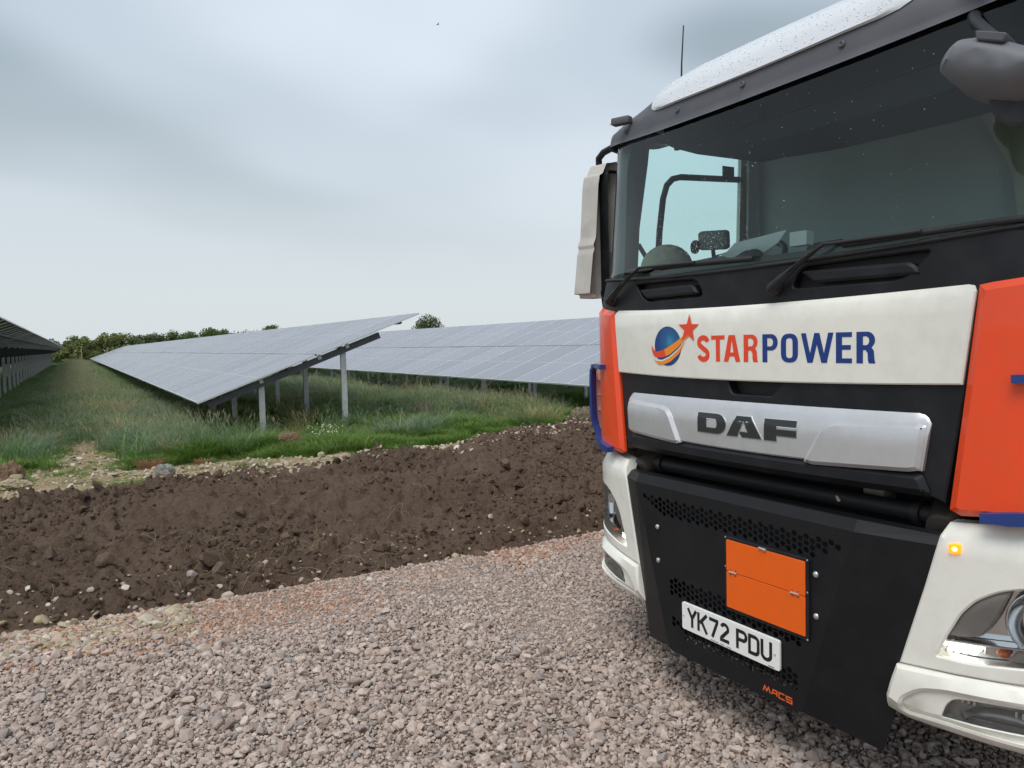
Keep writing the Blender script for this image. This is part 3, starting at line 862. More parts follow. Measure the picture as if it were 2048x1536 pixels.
lush_band = lambda x, y: grass_ok(x, y) * np.clip(1.25 - (y - near_limit(x)) / np.where(x < -0.2, 3.2, 2.1), 0.25 * under(x) + 0.06, 1)
blue = lambda x, y: np.clip((fbm(x, y, 0.42, 2, seed=155) - 0.45) * 6, 0, 1)
tall_d = lambda x, y: grass_ok(x, y) * np.clip((y - near_limit(x) - 0.75 + 2.6 * (fbm(x, y, 0.9, 2, seed=171) - 0.5)) / 0.8, 0, 1) * (0.12 + 0.88 * tallness(x, y)) * (1 - 0.45 * under(x))
grow('short_grass', 34000, (11.3, 24), P_LUSH, lambda x, y: 0.55 + 1.7 * np.clip(fbm(x, y, 1.4, 3, seed=3) - 0.28, 0, 1) ** 1.2 * 1.8, lush_band, 'short bright green grass along the edge of the stony strip', xr=(-4, 13))
grow('grass_sprigs', 5200, (10.2, 16.5), P_LUSH, lambda x, y: 0.45 + 0.4 * rng.uniform(size=x.size), lambda x, y: np.clip((fbm(x, y, 1.7, 3, seed=163) - 0.53) * 9, 0, 1) * (soil_mask(x, y) < 0), 'sparse green sprigs growing through the stony strip', xr=(-4, 9))
grow('tall_grass', 15000, (12.5, 30), P_TALL, lambda x, y: (0.58 + 0.42 * tallness(x, y)) * shorter(x, y), lambda x, y: tall_d(x, y) * (1 - blue(x, y)), 'long yellow green grass around the solar panel posts', xr=(-5, 17))
grow('blue_green_grass', 15000, (12.5, 34), P_BLUE, lambda x, y: (0.60 + 0.42 * tallness(x, y)) * shorter(x, y), lambda x, y: tall_d(x, y) * blue(x, y), 'long blue green grass with pale tips between the panel rows', xr=(-5, 17))
P_ARCH = [clump_mesh('arch_clump', 580 + i, 70, 0.58, 0.20, 0.0115, 1.35, [[M_TALL, M_BLUEG, M_DRY][i % 3], M_SEED], seeds=0.22, seg=6) for i in range(6)]
grow('arching_grass', 900, (12.5, 24), P_ARCH, lambda x, y: 0.62 + 0.5 * rng.uniform(size=x.size), lambda x, y: grass_ok(x, y) * np.clip((y - near_limit(x) - 0.35) / 0.5, 0, 1) * (1 - 0.75 * under(x)) * np.clip((fbm(x, y, 1.1, 2, seed=158) - 0.42) * 5, 0.05, 1), 'arching tussocks of long grass standing out of the meadow', xr=(-4, 11))
grow('meadow_grass', 26000, (13, 60), P_MEAD, lambda x, y: (0.80 + 0.010 * (y - 13)) * shorter(x, y), lambda x, y: grass_ok(x, y) * 0.62, 'mid green meadow grass between the panel rows')
grow('far_grass', 9000, (50, 135), P_MEAD, lambda x, y: 1.6 * shorter(x, y), lambda x, y: 0.8 + 0 * x, 'distant meadow grass running to the hedge', pad=3)
grow('dry_grass', 7000, (14.5, 125), P_DRY, lambda x, y: 0.75 + 0.006 * y, lambda x, y: np.exp(-((x - 0.35) / 0.85) ** 2) * np.clip((y - 15) / 25, 0.05, 1), 'dry straw coloured grass along the track between rows', xr=(-1.5, 2.5))

# tufts one can tell apart
def tuft(name, label, cat, loc, mats, seed, blades, h, spread, width, lean, seeds=0.0, s=1.0):
    me = clump_mesh(name, seed, blades, h, spread, width, lean, mats, seeds, 5)
    o = link_mesh(name, me, None, loc, (0, 0, 0), (s, s, s)); tag(o, label, cat); return o
tuft('dock_tuft', 'reddish brown dry tuft on the stony strip, the larger one', 'tuft', (0.86, 11.95, -0.02), [M_REDTUFT, M_REDTUFT], 31, 260, 0.17, 0.17, 0.006, 1.1)
tuft('dock_tuft', 'reddish brown dry tuft on the stony strip, the smaller right one', 'tuft', (1.55, 11.85, -0.02), [M_REDTUFT, M_REDTUFT], 32, 130, 0.11, 0.12, 0.006, 1.1)
tuft('grass_tuft', 'big seeding grass tuft under the low corner of the nearest panel row', 'grass tuft', (1.75, 13.2, -0.03), [M_TALL, M_SEED], 33, 300, 0.56, 0.32, 0.008, 0.7, 0.35)
tuft('grass_tuft', 'arching grass tuft in front of the short front post', 'grass tuft', (2.55, 13.1, -0.03), [M_TALL, M_SEED], 34, 240, 0.50, 0.34, 0.008, 1.0, 0.15)
tuft('grass_tuft', 'dark grass tuft on the bare track between the panel rows', 'grass tuft', (0.72, 14.4, -0.03), [M_TALL, M_SEED], 35, 200, 0.34, 0.25, 0.008, 0.8)
tuft('grass_tuft', 'leaning pale grass tuft beside the tall rear post', 'grass tuft', (3.75, 13.3, -0.03), [M_TALL, M_SEED], 36, 170, 0.5, 0.3, 0.007, 0.9, 0.3)
def flower_plant(loc, label, seed):
    t = thing('flowering_weed', label, 'weed', loc)
    me = clump_mesh('foliage', seed, 220, 0.27, 0.27, 0.010, 0.7, [M_LUSH, M_SEED], 0)
    f = link_mesh('foliage', me, t)
    V, F, MI = [], [], []
    rs = np.random.default_rng(seed)
    for k in range(60):
        a, r_ = rs.uniform(0, 6.28), 0.33 * math.sqrt(rs.uniform()); c = Vector((r_ * math.cos(a), r_ * math.sin(a), rs.uniform(0.2, 0.36)))
        n_ = Vector((rs.normal(0, 0.5), rs.normal(0, 0.5) - 0.6, 1)).normalized(); u_ = n_.orthogonal().normalized(); w_ = n_.cross(u_)
        R_ = rs.uniform(0.007, 0.012); b0 = len(V); V.append(tuple(c + n_ * 0.003))
        for q in range(8): V.append(tuple(c + (u_ * math.cos(q * 0.785) + w_ * math.sin(q * 0.785)) * R_))
        for q in range(8): F.append([b0, b0 + 1 + q, b0 + 1 + (q + 1) % 8]); MI.append(0)
    me2 = bpy.data.meshes.new('flower_heads'); me2.from_pydata(V, [], F); me2.materials.append(mat('white_petals', (0.62, 0.60, 0.38), 0.7)); me2.update()
    o2 = link_mesh('flower_heads', me2, t); o2['kind'] = 'stuff'
flower_plant((3.55, 12.55, -0.02), 'weed with many small cream flowers below the tall rear post', 77)

# ================================================================== SOLAR PANEL ROWS
def cell_mat():
    m = bpy.data.materials.new('solar_cells'); m.use_nodes = True
    n, l = m.node_tree.nodes, m.node_tree.links; b = n['Principled BSDF']
    b.inputs['Roughness'].default_value = 0.26; b.inputs['IOR'].default_value = 1.7; b.inputs['Coat Weight'].default_value = 0.3; b.inputs['Coat Roughness'].default_value = 0.3
    tc = n.new('ShaderNodeTexCoord'); sp = n.new('ShaderNodeSeparateXYZ'); l.new(tc.outputs['Object'], sp.inputs[0])
    def mth(op, a, b_=None, c=None):
        k = n.new('ShaderNodeMath'); k.operation = op
        for i, v in enumerate((a, b_, c)):
            if v is None: continue
            if isinstance(v, (int, float)): k.inputs[i].default_value = v
            else: l.new(v, k.inputs[i])
        return k.outputs[0]
    def lines(src, pitch, w):
        fr = mth('FRACT', mth('DIVIDE', src, pitch)); d = mth('ABSOLUTE', mth('SUBTRACT', fr, 0.5))
        return mth('GREATER_THAN', d, 0.5 - w / pitch / 2)
    ly_ = lines(sp.outputs['Y'], 0.1825, 0.0045); lx_ = lines(sp.outputs['X'], 0.0945, 0.0030)
    mid = mth('LESS_THAN', mth('ABSOLUTE', sp.outputs['X']), 0.010)
    g = mth('MAXIMUM', mth('MAXIMUM', ly_, lx_), mid)
    bus = mth('MULTIPLY', lines(sp.outputs['Y'], 0.0152, 0.0011), 0.15)
    oi = n.new('ShaderNodeObjectInfo')
    mr = n.new('ShaderNodeMapRange'); mr.inputs['To Min'].default_value = 0.85; mr.inputs['To Max'].default_value = 1.2; l.new(oi.outputs['Random'], mr.inputs['Value'])
    vs = n.new('ShaderNodeVectorMath'); vs.operation = 'SCALE'; vs.inputs[0].default_value = (0.150, 0.156, 0.190); l.new(mr.outputs[0], vs.inputs['Scale'])
    m1 = n.new('ShaderNodeMix'); m1.data_type = 'RGBA'; l.new(bus, m1.inputs['Factor']); l.new(vs.outputs[0], m1.inputs['A']); m1.inputs['B'].default_value = (0.40, 0.41, 0.44, 1)
    m2 = n.new('ShaderNodeMix'); m2.data_type = 'RGBA'; l.new(g, m2.inputs['Factor']); l.new(m1.outputs['Result'], m2.inputs['A']); m2.inputs['B'].default_value = (0.36, 0.37, 0.40, 1)
    l.new(m2.outputs['Result'], b.inputs['Base Color'])
    return m
M_CELL = cell_mat()
M_ALU = mat('panel_frame_aluminium', (0.66, 0.67, 0.68), 0.45, metal=0.25)
M_BACK = mat('panel_backsheet', (0.045, 0.047, 0.052), 0.6)
M_GALV = mat('galvanised_steel', (0.56, 0.57, 0.58), 0.5, metal=0.35, var=0.2, vscale=6, dirt=(0.25, 0.23, 0.2), dirt_amt=0.3, dscale=9)
M_RAFT = mat('dull_steel_channel', (0.09, 0.092, 0.10), 0.55, metal=0.4, var=0.2, vscale=4)

TILT = R(20.0); PW, PL, GAP = 1.138, 2.305, 0.035
def panel_mesh():
    V, F, MI = [], [], []
    def bx(x0, x1, y0, y1, z0, z1, mi, top=None, bot=None):
        b = len(V)
        V.extend([(x0, y0, z0), (x1, y0, z0), (x1, y1, z0), (x0, y1, z0), (x0, y0, z1), (x1, y0, z1), (x1, y1, z1), (x0, y1, z1)])
        for q, k in (([0, 3, 2, 1], bot), ([4, 5, 6, 7], top), ([0, 1, 5, 4], None), ([1, 2, 6, 5], None), ([2, 3, 7, 6], None), ([3, 0, 4, 7], None)):
            F.append([b + i for i in q]); MI.append(mi if k is None else k)
    hx, hy, t, w = PL / 2, PW / 2, 0.035, 0.016
    bx(-hx, hx, -hy, -hy + w, 0, t, 0); bx(-hx, hx, hy - w, hy, 0, t, 0)
    bx(-hx, -hx + w, -hy + w, hy - w, 0, t, 0); bx(hx - w, hx, -hy + w, hy - w, 0, t, 0)
    bx(-hx + w, hx - w, -hy + w, hy - w, t - 0.010, t - 0.002, 1, top=1, bot=2)
    bx(-0.06, 0.06, -0.05, 0.05, t - 0.03, t - 0.011, 2)
    me = bpy.data.meshes.new('solar_panel'); me.from_pydata(V, [], F)
    for m in (M_ALU, M_CELL, M_BACK): me.materials.append(m)
    me.polygons.foreach_set('material_index', MI); me.update()
    return me
PANEL = panel_mesh()
def raw_mesh(name, parts, m):
    V, F = [], []
    for v, f in parts:
        b = len(V); V += list(v); F += [[i + b for i in q] for q in f]
    me = bpy.data.meshes.new(name); me.from_pydata([tuple(p) for p in V], [], F)
    for k in (m if isinstance(m, (list, tuple)) else [m]): me.materials.append(k)
    me.update(); return me
def post_mesh(h):     # C-section post with its driven-depth band
    return raw_mesh('post', [boxmesh((0, 0, h / 2 - 0.2), (0.105, 0.010, h + 0.4)), boxmesh((0.0485, 0.03, h / 2 - 0.2), (0.008, 0.05, h + 0.398)), boxmesh((-0.0485, 0.03, h / 2 - 0.2), (0.008, 0.05, h + 0.398)),
                             boxmesh((0, 0.02, 0.22), (0.112, 0.074, 0.02))], M_GALV)
ct, stl = math.cos(TILT), math.sin(TILT)
def solar_row(label, xlow, ylo, ncol, gap_col, zlow=0.65):
    t = thing('solar_panel_row', label, 'solar panels', (xlow, ylo, 0), 'rows of solar panels in the field')
    SL = 2 * PL + GAP
    def P(s, d=0.0): return (s * ct - d * stl * 0 + d * stl, zlow + s * stl - d * ct)      # s along the slope, d below the panel plane
    y = 0.0; yy = []
    for c in range(ncol):
        if c in gap_col: y += 0.22
        yy.append(y + PW / 2); y += PW + 0.022
    total = y - 0.022
    for c, yc in enumerate(yy):
        for r_ in (0, 1):
            s = PL / 2 + r_ * (PL + GAP); px, pz = P(s)
            link_mesh('solar_panel', PANEL, t, (px, yc, pz), (0, -TILT + rng.normal(0, 0.0016), rng.normal(0, 0.0006)))
    for i, s in enumerate((0.42, 1.75, 2.85, 4.2)):
        px, pz = P(s, 0.022)
        me = raw_mesh('purlin', [boxmesh((0, total / 2, 0), (0.05, total - 0.04, 0.040), 0, 1, None)], M_RAFT)
        link_mesh('purlin', me, t, (px, 0, pz), (0, -TILT, 0))
    px, pz = P(PL + GAP / 2); sm = raw_mesh('dark_gap_fill', [boxmesh((0, total / 2, 0.022), (GAP - 0.004, total - 0.02, 0.036))], M_RAFT)  # added dark strip, standing in for the dark of the open gap
    link_mesh('dark_gap_fill', sm, t, (px, 0, pz), (0, -TILT, 0))
    raft = raw_mesh('rafter', [boxmesh((0, -0.03, 0), (3.55, 0.006, 0.12)), boxmesh((0, 0, 0.057), (3.55, 0.06, 0.006)), boxmesh((0, 0, -0.057), (3.55, 0.06, 0.006))], M_RAFT)
    clip = raw_mesh('clamp', [boxmesh((0, 0, 0), (0.07, 0.012, 0.10))], M_GALV)
    sf, sr = 0.26 * SL, 0.63 * SL
    zf, zr = P(sf, 0.10)[1], P(sr, 0.10)[1]
    pf, pr = post_mesh(zf), post_mesh(zr)
    yf = 0.16
    while yf < total:
        px, pz = P(0.17 + 3.55 / 2, 0.103); link_mesh('rafter', raft, t, (px, yf, pz), (0, -TILT, 0))
        link_mesh('post', pf, t, (P(sf, 0.1)[0], yf + 0.05, 0)); link_mesh('post', pr, t, (P(sr, 0.1)[0], yf + 0.05, 0))
        if yf < 9:
            for s in (1.2, 2.4, 3.0):
                px, pz = P(s, 0.05); link_mesh('clamp', clip, t, (px, yf - 0.045, pz), (0, -TILT, 0))
        yf += 2.95
    return t
solar_row('nearest solar panel row with its open end facing the soil bed', 1.90, 14.83, 90, (26, 60))
solar_row('solar panel row at the left edge seen from behind', -5.37, 14.95, 88, (26, 60))
solar_row('solar panel row farther back running behind the lorry', 9.20, 8.0, 95, (32, 64))

# ================================================================== HEDGE TREES, STAKES
M_LEAF = [ramp_mat('hedge_leaves_%d' % i, c, rough=0.7, bump=0, var=0.35, vscale=0.8, translucent=0.25) for i, c in enumerate((
    [(0.120, 0.160, 0.055), (0.135, 0.175, 0.060)], [(0.165, 0.195, 0.065), (0.185, 0.20, 0.07)], [(0.092, 0.128, 0.052), (0.105, 0.14, 0.056)]))]
M_BARK = mat('bark', (0.06, 0.05, 0.04), 0.9, var=0.3, vscale=4)
def tree(label, x, y, h, w, ml, seed, nleaf=3200, leaf=0.20):
    rs = np.random.default_rng(seed)
    t = thing('hedge_tree', label, 'tree', (x, y, 0), 'trees of the far hedge')
    limbs = [tube_data([(x, y, -0.1), (x + 0.1, y, h * 0.3), (x, y + 0.1, h * 0.7)], [0.16, 0.12, 0.05], 7)]
    for k in range(5):
        a = rs.uniform(0, 6.28); z0 = h * rs.uniform(0.15, 0.5)
        limbs.append(tube_data([(x, y, z0), (x + math.cos(a) * w * 0.25, y + math.sin(a) * w * 0.25, z0 + h * 0.2), (x + math.cos(a) * w * 0.42, y + math.sin(a) * w * 0.42, z0 + h * 0.38)], [0.07, 0.05, 0.02], 5))
    V, F = [], []
    for v, f in limbs: b = len(V); V += v; F += [[i + b for i in q] for q in f]
    mk('trunk', V, F, M_BARK, t)
    cl = []
    for k in range(60):
        a = rs.uniform(0, 6.28); q = math.sqrt(rs.uniform()); zz = rs.uniform(0.02, 0.93) ** 1.15
        wid = w * 0.5 * (1 - 0.65 * max(0, zz - 0.45) / 0.55)
        cl.append((x + math.cos(a) * q * wid, y + math.sin(a) * q * wid, zz * h, rs.uniform(0.32, 0.62) * min(w, h) * 0.36))
    V, F = [], []
    for i in range(nleaf):
        c = cl[rs.integers(0, len(cl))]; d = rs.normal(size=3); d /= np.linalg.norm(d); rr = c[3] * rs.uniform(0.35, 1.2) ** 0.6
        p = Vector((c[0] + d[0] * rr * 1.2, c[1] + d[1] * rr * 1.2, max(0.1, c[2] + d[2] * rr)))
        n_ = Vector((d + rs.normal(0, 0.6, 3))).normalized(); u_ = n_.orthogonal().normalized(); v_ = n_.cross(u_); s = leaf * rs.uniform(0.5, 1.2)
        b = len(V); V += [tuple(p - u_ * s), tuple(p + v_ * s * 0.55), tuple(p + u_ * s), tuple(p - v_ * s * 0.55)]; F.append([b, b + 1, b + 2, b + 3])
    mk('crown', V, F, ml, t)
    return t
HT = [(-17, 138, 4.9, 11, 0, 'hedge tree rising just above the left panel row'), (-10, 139, 4.3, 10, 2, 'low dark hedge tree where the left panel row ends'),
      (-4.5, 134, 3.3, 9, 0, 'short hedge bush directly behind the end of the track'), (0.5, 134, 3.8, 8, 1, 'yellowish hedge tree left of the wooden stakes'),
      (5.5, 135, 4.2, 8, 1, 'light green rounded hedge tree behind the wooden stakes'), (10.5, 135, 3.9, 8.0, 2, 'dark hedge tree above the far low corner of the nearest row'),
      (15.5, 136, 4.3, 8, 2, 'dark broad hedge tree behind the far panels'), (20.5, 136, 4.6, 8.5, 0, 'tallest rounded hedge tree behind the panel row'),
      (26, 137, 4.2, 8, 2, 'dark gap bush beside the pointed hedge tree'), (30.0, 136, 5.2, 4.0, 0, 'narrow pointed hedge tree above the panels'),
      (34, 138, 4.2, 9, 2, 'low hedge bush right of the pointed tree'), (41, 139, 4.3, 10, 2, 'rightmost low hedge bush fading behind the panels')]
for i, (x, y, h, w, k, lab) in enumerate(HT): tree(lab, x, y, h, w, M_LEAF[k], 600 + i, 9000, 0.20)
tree('lone dark tree beyond the high end of the nearest panel row', 61, 141, 6.9, 6.4, M_LEAF[2], 650, 9000, 0.2)
M_WOOD = mat('stake_wood', (0.42, 0.25, 0.12), 0.8, var=0.2, vscale=3)
def stake(label, x, y, h):
    o = mk('fence_stake', *boxmesh((x, y, h / 2), (0.13, 0.13, h), 0.02, 1), M_WOOD, None, loc=(x, y, 0)); tag(o, label, 'stake', 'wooden stakes at the end of the track')
stake('orange wooden stake at the end of the track, the left one', 1.0, 126, 2.2)
stake('orange wooden stake by the far low corner of the panel row', 4.4, 129, 2.2)

# ================================================================== LORRY
YC = 2.22                                   # centre line of the lorry; it faces -X
truck = thing('lorry', 'orange and white lorry with black front guard parked on the gravel', 'lorry', (2.3, YC, 0))
def Pn(a):
    a = min(abs(a), 1.2499)
    x = 2.30 + 0.085 * (a / 0.9) ** 2
    if a > 0.9: x += 0.6 * (a - 0.9) ** 2
    if a > 1.05: x += 0.2 - math.sqrt(max(0.0, 0.04 - (a - 1.05) ** 2))
    return x
def dP(u):
    e_ = 0.002
    return (Pn(min(abs(u) + e_, 1.2499)) - Pn(abs(u) - e_)) / (2 * e_) * (1 if u > 0 else -1) if abs(u) > e_ else 0.0
def lean(z): return 0.0 if z < 1.95 else (z - 1.95) * 0.09
def front(u, z, off=0.0):
    d = max(-4.0, min(4.0, dP(u))); k = math.sqrt(1 + d * d)
    bow = 0.75 * max(0.0, abs(u) - 0.86) ** 2 * max(0.0, min(1.0, (z - 1.87) / 0.12)) if z < 2.66 else 0.0   # the glass wraps round earlier than the nose
    return (Pn(u) + bow + lean(z) - off / k, YC + u + off * d / k, z)
EXU = [s * (1.05 + 0.2 * math.sin(R(a))) for a in (15, 30, 42, 54, 64, 73, 81) for s in (1, -1)]
def exu(sgn): return [u for u in EXU if u * sgn > 0]
def sym(pts, s): return [(p[0] * s, p[1]) for p in pts]
def scr_base(u): return 1.906 + 0.030 * (u / 0.9) ** 2
def scr_top(u): return 2.585 + 0.042 * (u / 0.87) ** 2
us = lambda a, b, n: [a + (b - a) * i / n for i in range(n + 1)]

# --- black nose frame behind all front panels, with handle recesses and badge slot
top_curve = [(u, scr_base(u)) for u in us(1.2, -1.2, 40)]
h1 = rounded([(0.70, 1.900), (0.235, 1.888), (0.195, 1.812), (0.615, 1.812)], [0.02, 0.05, 0.03, 0.05])
h2 = [(-u - 0.06, z) for u, z in h1]
notch = rounded([(0.060, 1.470), (0.036, 1.411), (-0.170, 1.411), (-0.214, 1.470)], [0.0, 0.02, 0.02, 0.0])
nose = panel('nose_frame', top_curve + [(-1.2, 1.80), (-0.90, 1.72), (-0.80, 1.10), (-0.765, 1.112), (0.765, 1.112), (0.80, 1.10), (0.90, 1.72), (1.2, 1.80)], front, M_BLACK, truck, off=0.0, thick=0.05, bevel=0.006, step=0.06, holes=[h1, h2, notch], extra_u=EXU)
for hh in (h1, h2):
    u0 = sum(p[0] for p in hh) / len(hh)
    big_ = [((p[0] - u0) * 1.05 + u0, (p[1] - 1.85) * 1.1 + 1.85) for p in hh]
    panel('handle_recess', big_, front, M_RUBBER, nose, off=-0.042, thick=0.01, bevel=0.002, step=0.08)
    ua, ub = max(p[0] for p in hh) - 0.035, min(p[0] for p in hh) + 0.02
    bar_o = rounded([(ua, 1.872), (ub + 0.03, 1.868), (ub, 1.825), (ua - 0.05, 1.826)], [0.012, 0.03, 0.012, 0.02])
    panel('grab_handle', bar_o, front, M_BLACK, nose, off=0.006, thick=0.035, bevel=0.010, step=0.05)
panel('slot_back', [(0.07, 1.475), (0.07, 1.40), (-0.22, 1.40), (-0.22, 1.475)], front, M_RUBBER, nose, off=-0.045, thick=0.01, bevel=0.002, step=0.08)
# lower roll of the grille
panel('grille_roll', rounded([(0.735, 1.190), (-0.735, 1.190), (-0.765, 1.118), (0.765, 1.118)], 0.02), front, M_BLACK, truck, off=0.022, thick=0.03, bevel=0.02, step=0.06)

# --- white nose panel
wp = [(u, 1.766 + 0.022 * (u / 0.88) ** 2) for u in us(0.886, -0.886, 24)] + [(u, 1.466 + 0.012 * (u / 0.88) ** 2) for u in us(-0.853, 0.853, 24)]
wp_o = []
for i, p in enumerate(wp): wp_o.append(p)
wp_o[0:1] = [(0.889, 1.762), (0.882, 1.779), (0.865, 1.787)]
ri = [i for i, p in enumerate(wp_o) if abs(p[0] + 0.886) < 1e-6][0]
wp_o[ri:ri + 1] = [(-0.865, 1.787), (-0.882, 1.779), (-0.889, 1.762)]
def white_surf(u, z, off):
    k = max(0.0, z - (1.738 + 0.020 * (u / 0.88) ** 2))       # crease along the top edge leans back
    return front(u, z, off - k * 0.55)
nosep = panel('nose_panel', wp_o, white_surf, M_WHITE, truck, off=0.016, thick=0.016, bevel=0.005, step=0.05)

# --- silver grille bar with raised ends
bar = [(u, 1.392 + 0.006 * (u / 0.7) ** 2) for u in us(0.70, -0.70, 20)] + [(-0.745, 1.380), (-0.763, 1.350), (-0.740, 1.197)] + [(u, 1.187 + 0.010 * (u / 0.7) ** 2) for u in us(-0.70, 0.70, 20)] + [(0.740, 1.197), (0.763, 1.350), (0.745, 1.380)]
def bar_surf(u, z, off):
    t_ = (z - 1.187) / 0.205
    return front(u, z, off - 0.045 * max(0, t_ - 0.55) ** 1.3 * 1.6)
gbar = panel('grille_bar', bar, bar_surf, M_SILVER, truck, off=0.022, thick=0.03, bevel=0.006, step=0.035)
for s in (1, -1):
    ear = sym([(0.722, 1.349), (0.455, 1.338), (0.415, 1.328), (0.392, 1.306), (0.322, 1.183), (0.36, 1.176), (0.70, 1.192), (0.737, 1.200), (0.752, 1.345)], s)
    panel('raised_end', rounded(ear, [0.004, 0.02, 0.02, 0.02, 0.006, 0.006, 0.01, 0.01, 0.01]), bar_surf, M_SILVER, gbar, off=0.035, thick=0.02, bevel=0.014, step=0.03)

# --- orange corner panels, blue wind deflectors
for s in (1, -1):
    oc = [(0.896, 1.780), (0.93, 1.786), (1.0, 1.794), (1.08, 1.806), (1.16, 1.826), (1.249, 1.862), (1.249, 1.085), (1.08, 1.080), (0.905, 1.075), (0.850, 1.069), (0.818, 1.084), (0.862, 1.465)]
    panel('corner_panel', sym(oc, s), front, M_ORANGE, truck, off=0.024, thick=0.03, bevel=0.022, step=0.045, flip=False, extra_u=exu(s))
    # side of the deflector: a C-shaped blue vane standing off the corner, ribbed beige inside
    Y0 = YC + s * 1.262
    prof = [(2.585, 1.515, 0.97), (2.52, 1.513, 1.18), (2.475, 1.500, 1.262), (2.462, 1.45, 1.275), (2.462, 1.32, 1.275), (2.470, 1.21, 1.272), (2.50, 1.15, 1.262), (2.555, 1.09, 1.17), (2.60, 1.055, 1.05)]
    fr_pts = [(0.985, 1.500), (1.10, 1.502), (1.20, 1.502), (1.268, 1.496), (1.292, 1.470), (1.296, 1.40), (1.296, 1.28), (1.290, 1.205), (1.268, 1.160), (1.20, 1.125), (1.10, 1.100), (0.98, 1.086), (0.915, 1.080)]
    wid = [0.012, 0.012, 0.011, 0.010, 0.009, 0.009, 0.009, 0.010, 0.012, 0.016, 0.019, 0.019, 0.013]
    V, F = [], []
    for i, (u, z) in enumerate(fr_pts):
        a, b = Vector(fr_pts[max(0, i - 1)]), Vector(fr_pts[min(len(fr_pts) - 1, i + 1)])
        t_ = (b - a).normalized(); n_ = Vector((t_.y, -t_.x))
        uo, zo = u - n_.x * wid[i] * -1, z - n_.y * wid[i] * -1
        ui, zi = u + n_.x * wid[i] * -1, z + n_.y * wid[i] * -1
        def pos(uu, zz, dep):
            if uu < 1.12: q = front(uu, zz, 0.055 - dep)
            else:
                base_ = Vector(front(1.12, zz, 0.055)); base2 = Vector((2.50, YC + uu, zz)); w_ = min(1, (uu - 1.12) / 0.15)
                q = tuple(base_ * (1 - w_) + base2 * w_); q = (q[0] + dep, YC + uu, zz)
            return (q[0], YC + s * (q[1] - YC), q[2])
        V += [pos(uo, zo, 0), pos(ui, zi, 0), pos(ui, zi, 0.035), pos(uo, zo, 0.035)]
    for i in range(len(fr_pts) - 1):
        for k in range(4): F.append([4 * i + k, 4 * i + (k + 1) % 4, 4 * i + 4 + (k + 1) % 4, 4 * i + 4 + k])
    F += [[0, 1, 2, 3], [4 * len(fr_pts) - 4 + k for k in range(4)]]
    dfl = mk('wind_deflector', V, F, M_BLUE, truck, smooth=40)
    V, F = [], []
    yo = YC + s * 1.306
    for z in (1.505, 1.40, 1.30, 1.20, 1.15):
        V += [(2.515, yo - s * 0.004, z), (2.62, yo + s * 0.004, z), (2.76, yo, z), (2.515, yo + s * 0.002, z), (2.62, yo + s * 0.010, z), (2.76, yo + s * 0.006, z)]
    for i in range(4):
        for k in (0, 1): F.append([6 * i + k, 6 * i + k + 1, 6 * i + 7 + k, 6 * i + 6 + k])
    F2 = [[6 * i + k, 6 * i + k + 1, 6 * i + 7 + k, 6 * i + 6 + k] for i in range(4) for k in (3, 4)] + [[6 * i + 2, 6 * i + 5, 6 * i + 11, 6 * i + 8] for i in range(4)] + [[0, 3, 4, 1], [1, 4, 5, 2]]
    mk('vane_wall', list(V), F2, M_BLUE, dfl)
    V += [(2.60, YC + s * 1.25, 1.10), (2.76, YC + s * 1.25, 1.10)]; n_ = len(V); F.append([24, 26, n_ - 1, n_ - 2])
    for z in (1.42, 1.335, 1.25):
        b = len(V)
        for zz in (z, z - 0.005): V += [(2.535, yo, zz), (2.76, yo, zz), (2.76, yo - s * 0.03, zz), (2.60, yo - s * 0.03, zz)]
        F += [[b, b + 1, b + 2, b + 3], [b + 4, b + 5, b + 6, b + 7], [b + 2, b + 3, b + 7, b + 6], [b, b + 3, b + 7, b + 4]]
    mk('deflector_lining', V, F, M_BEIGE, dfl)

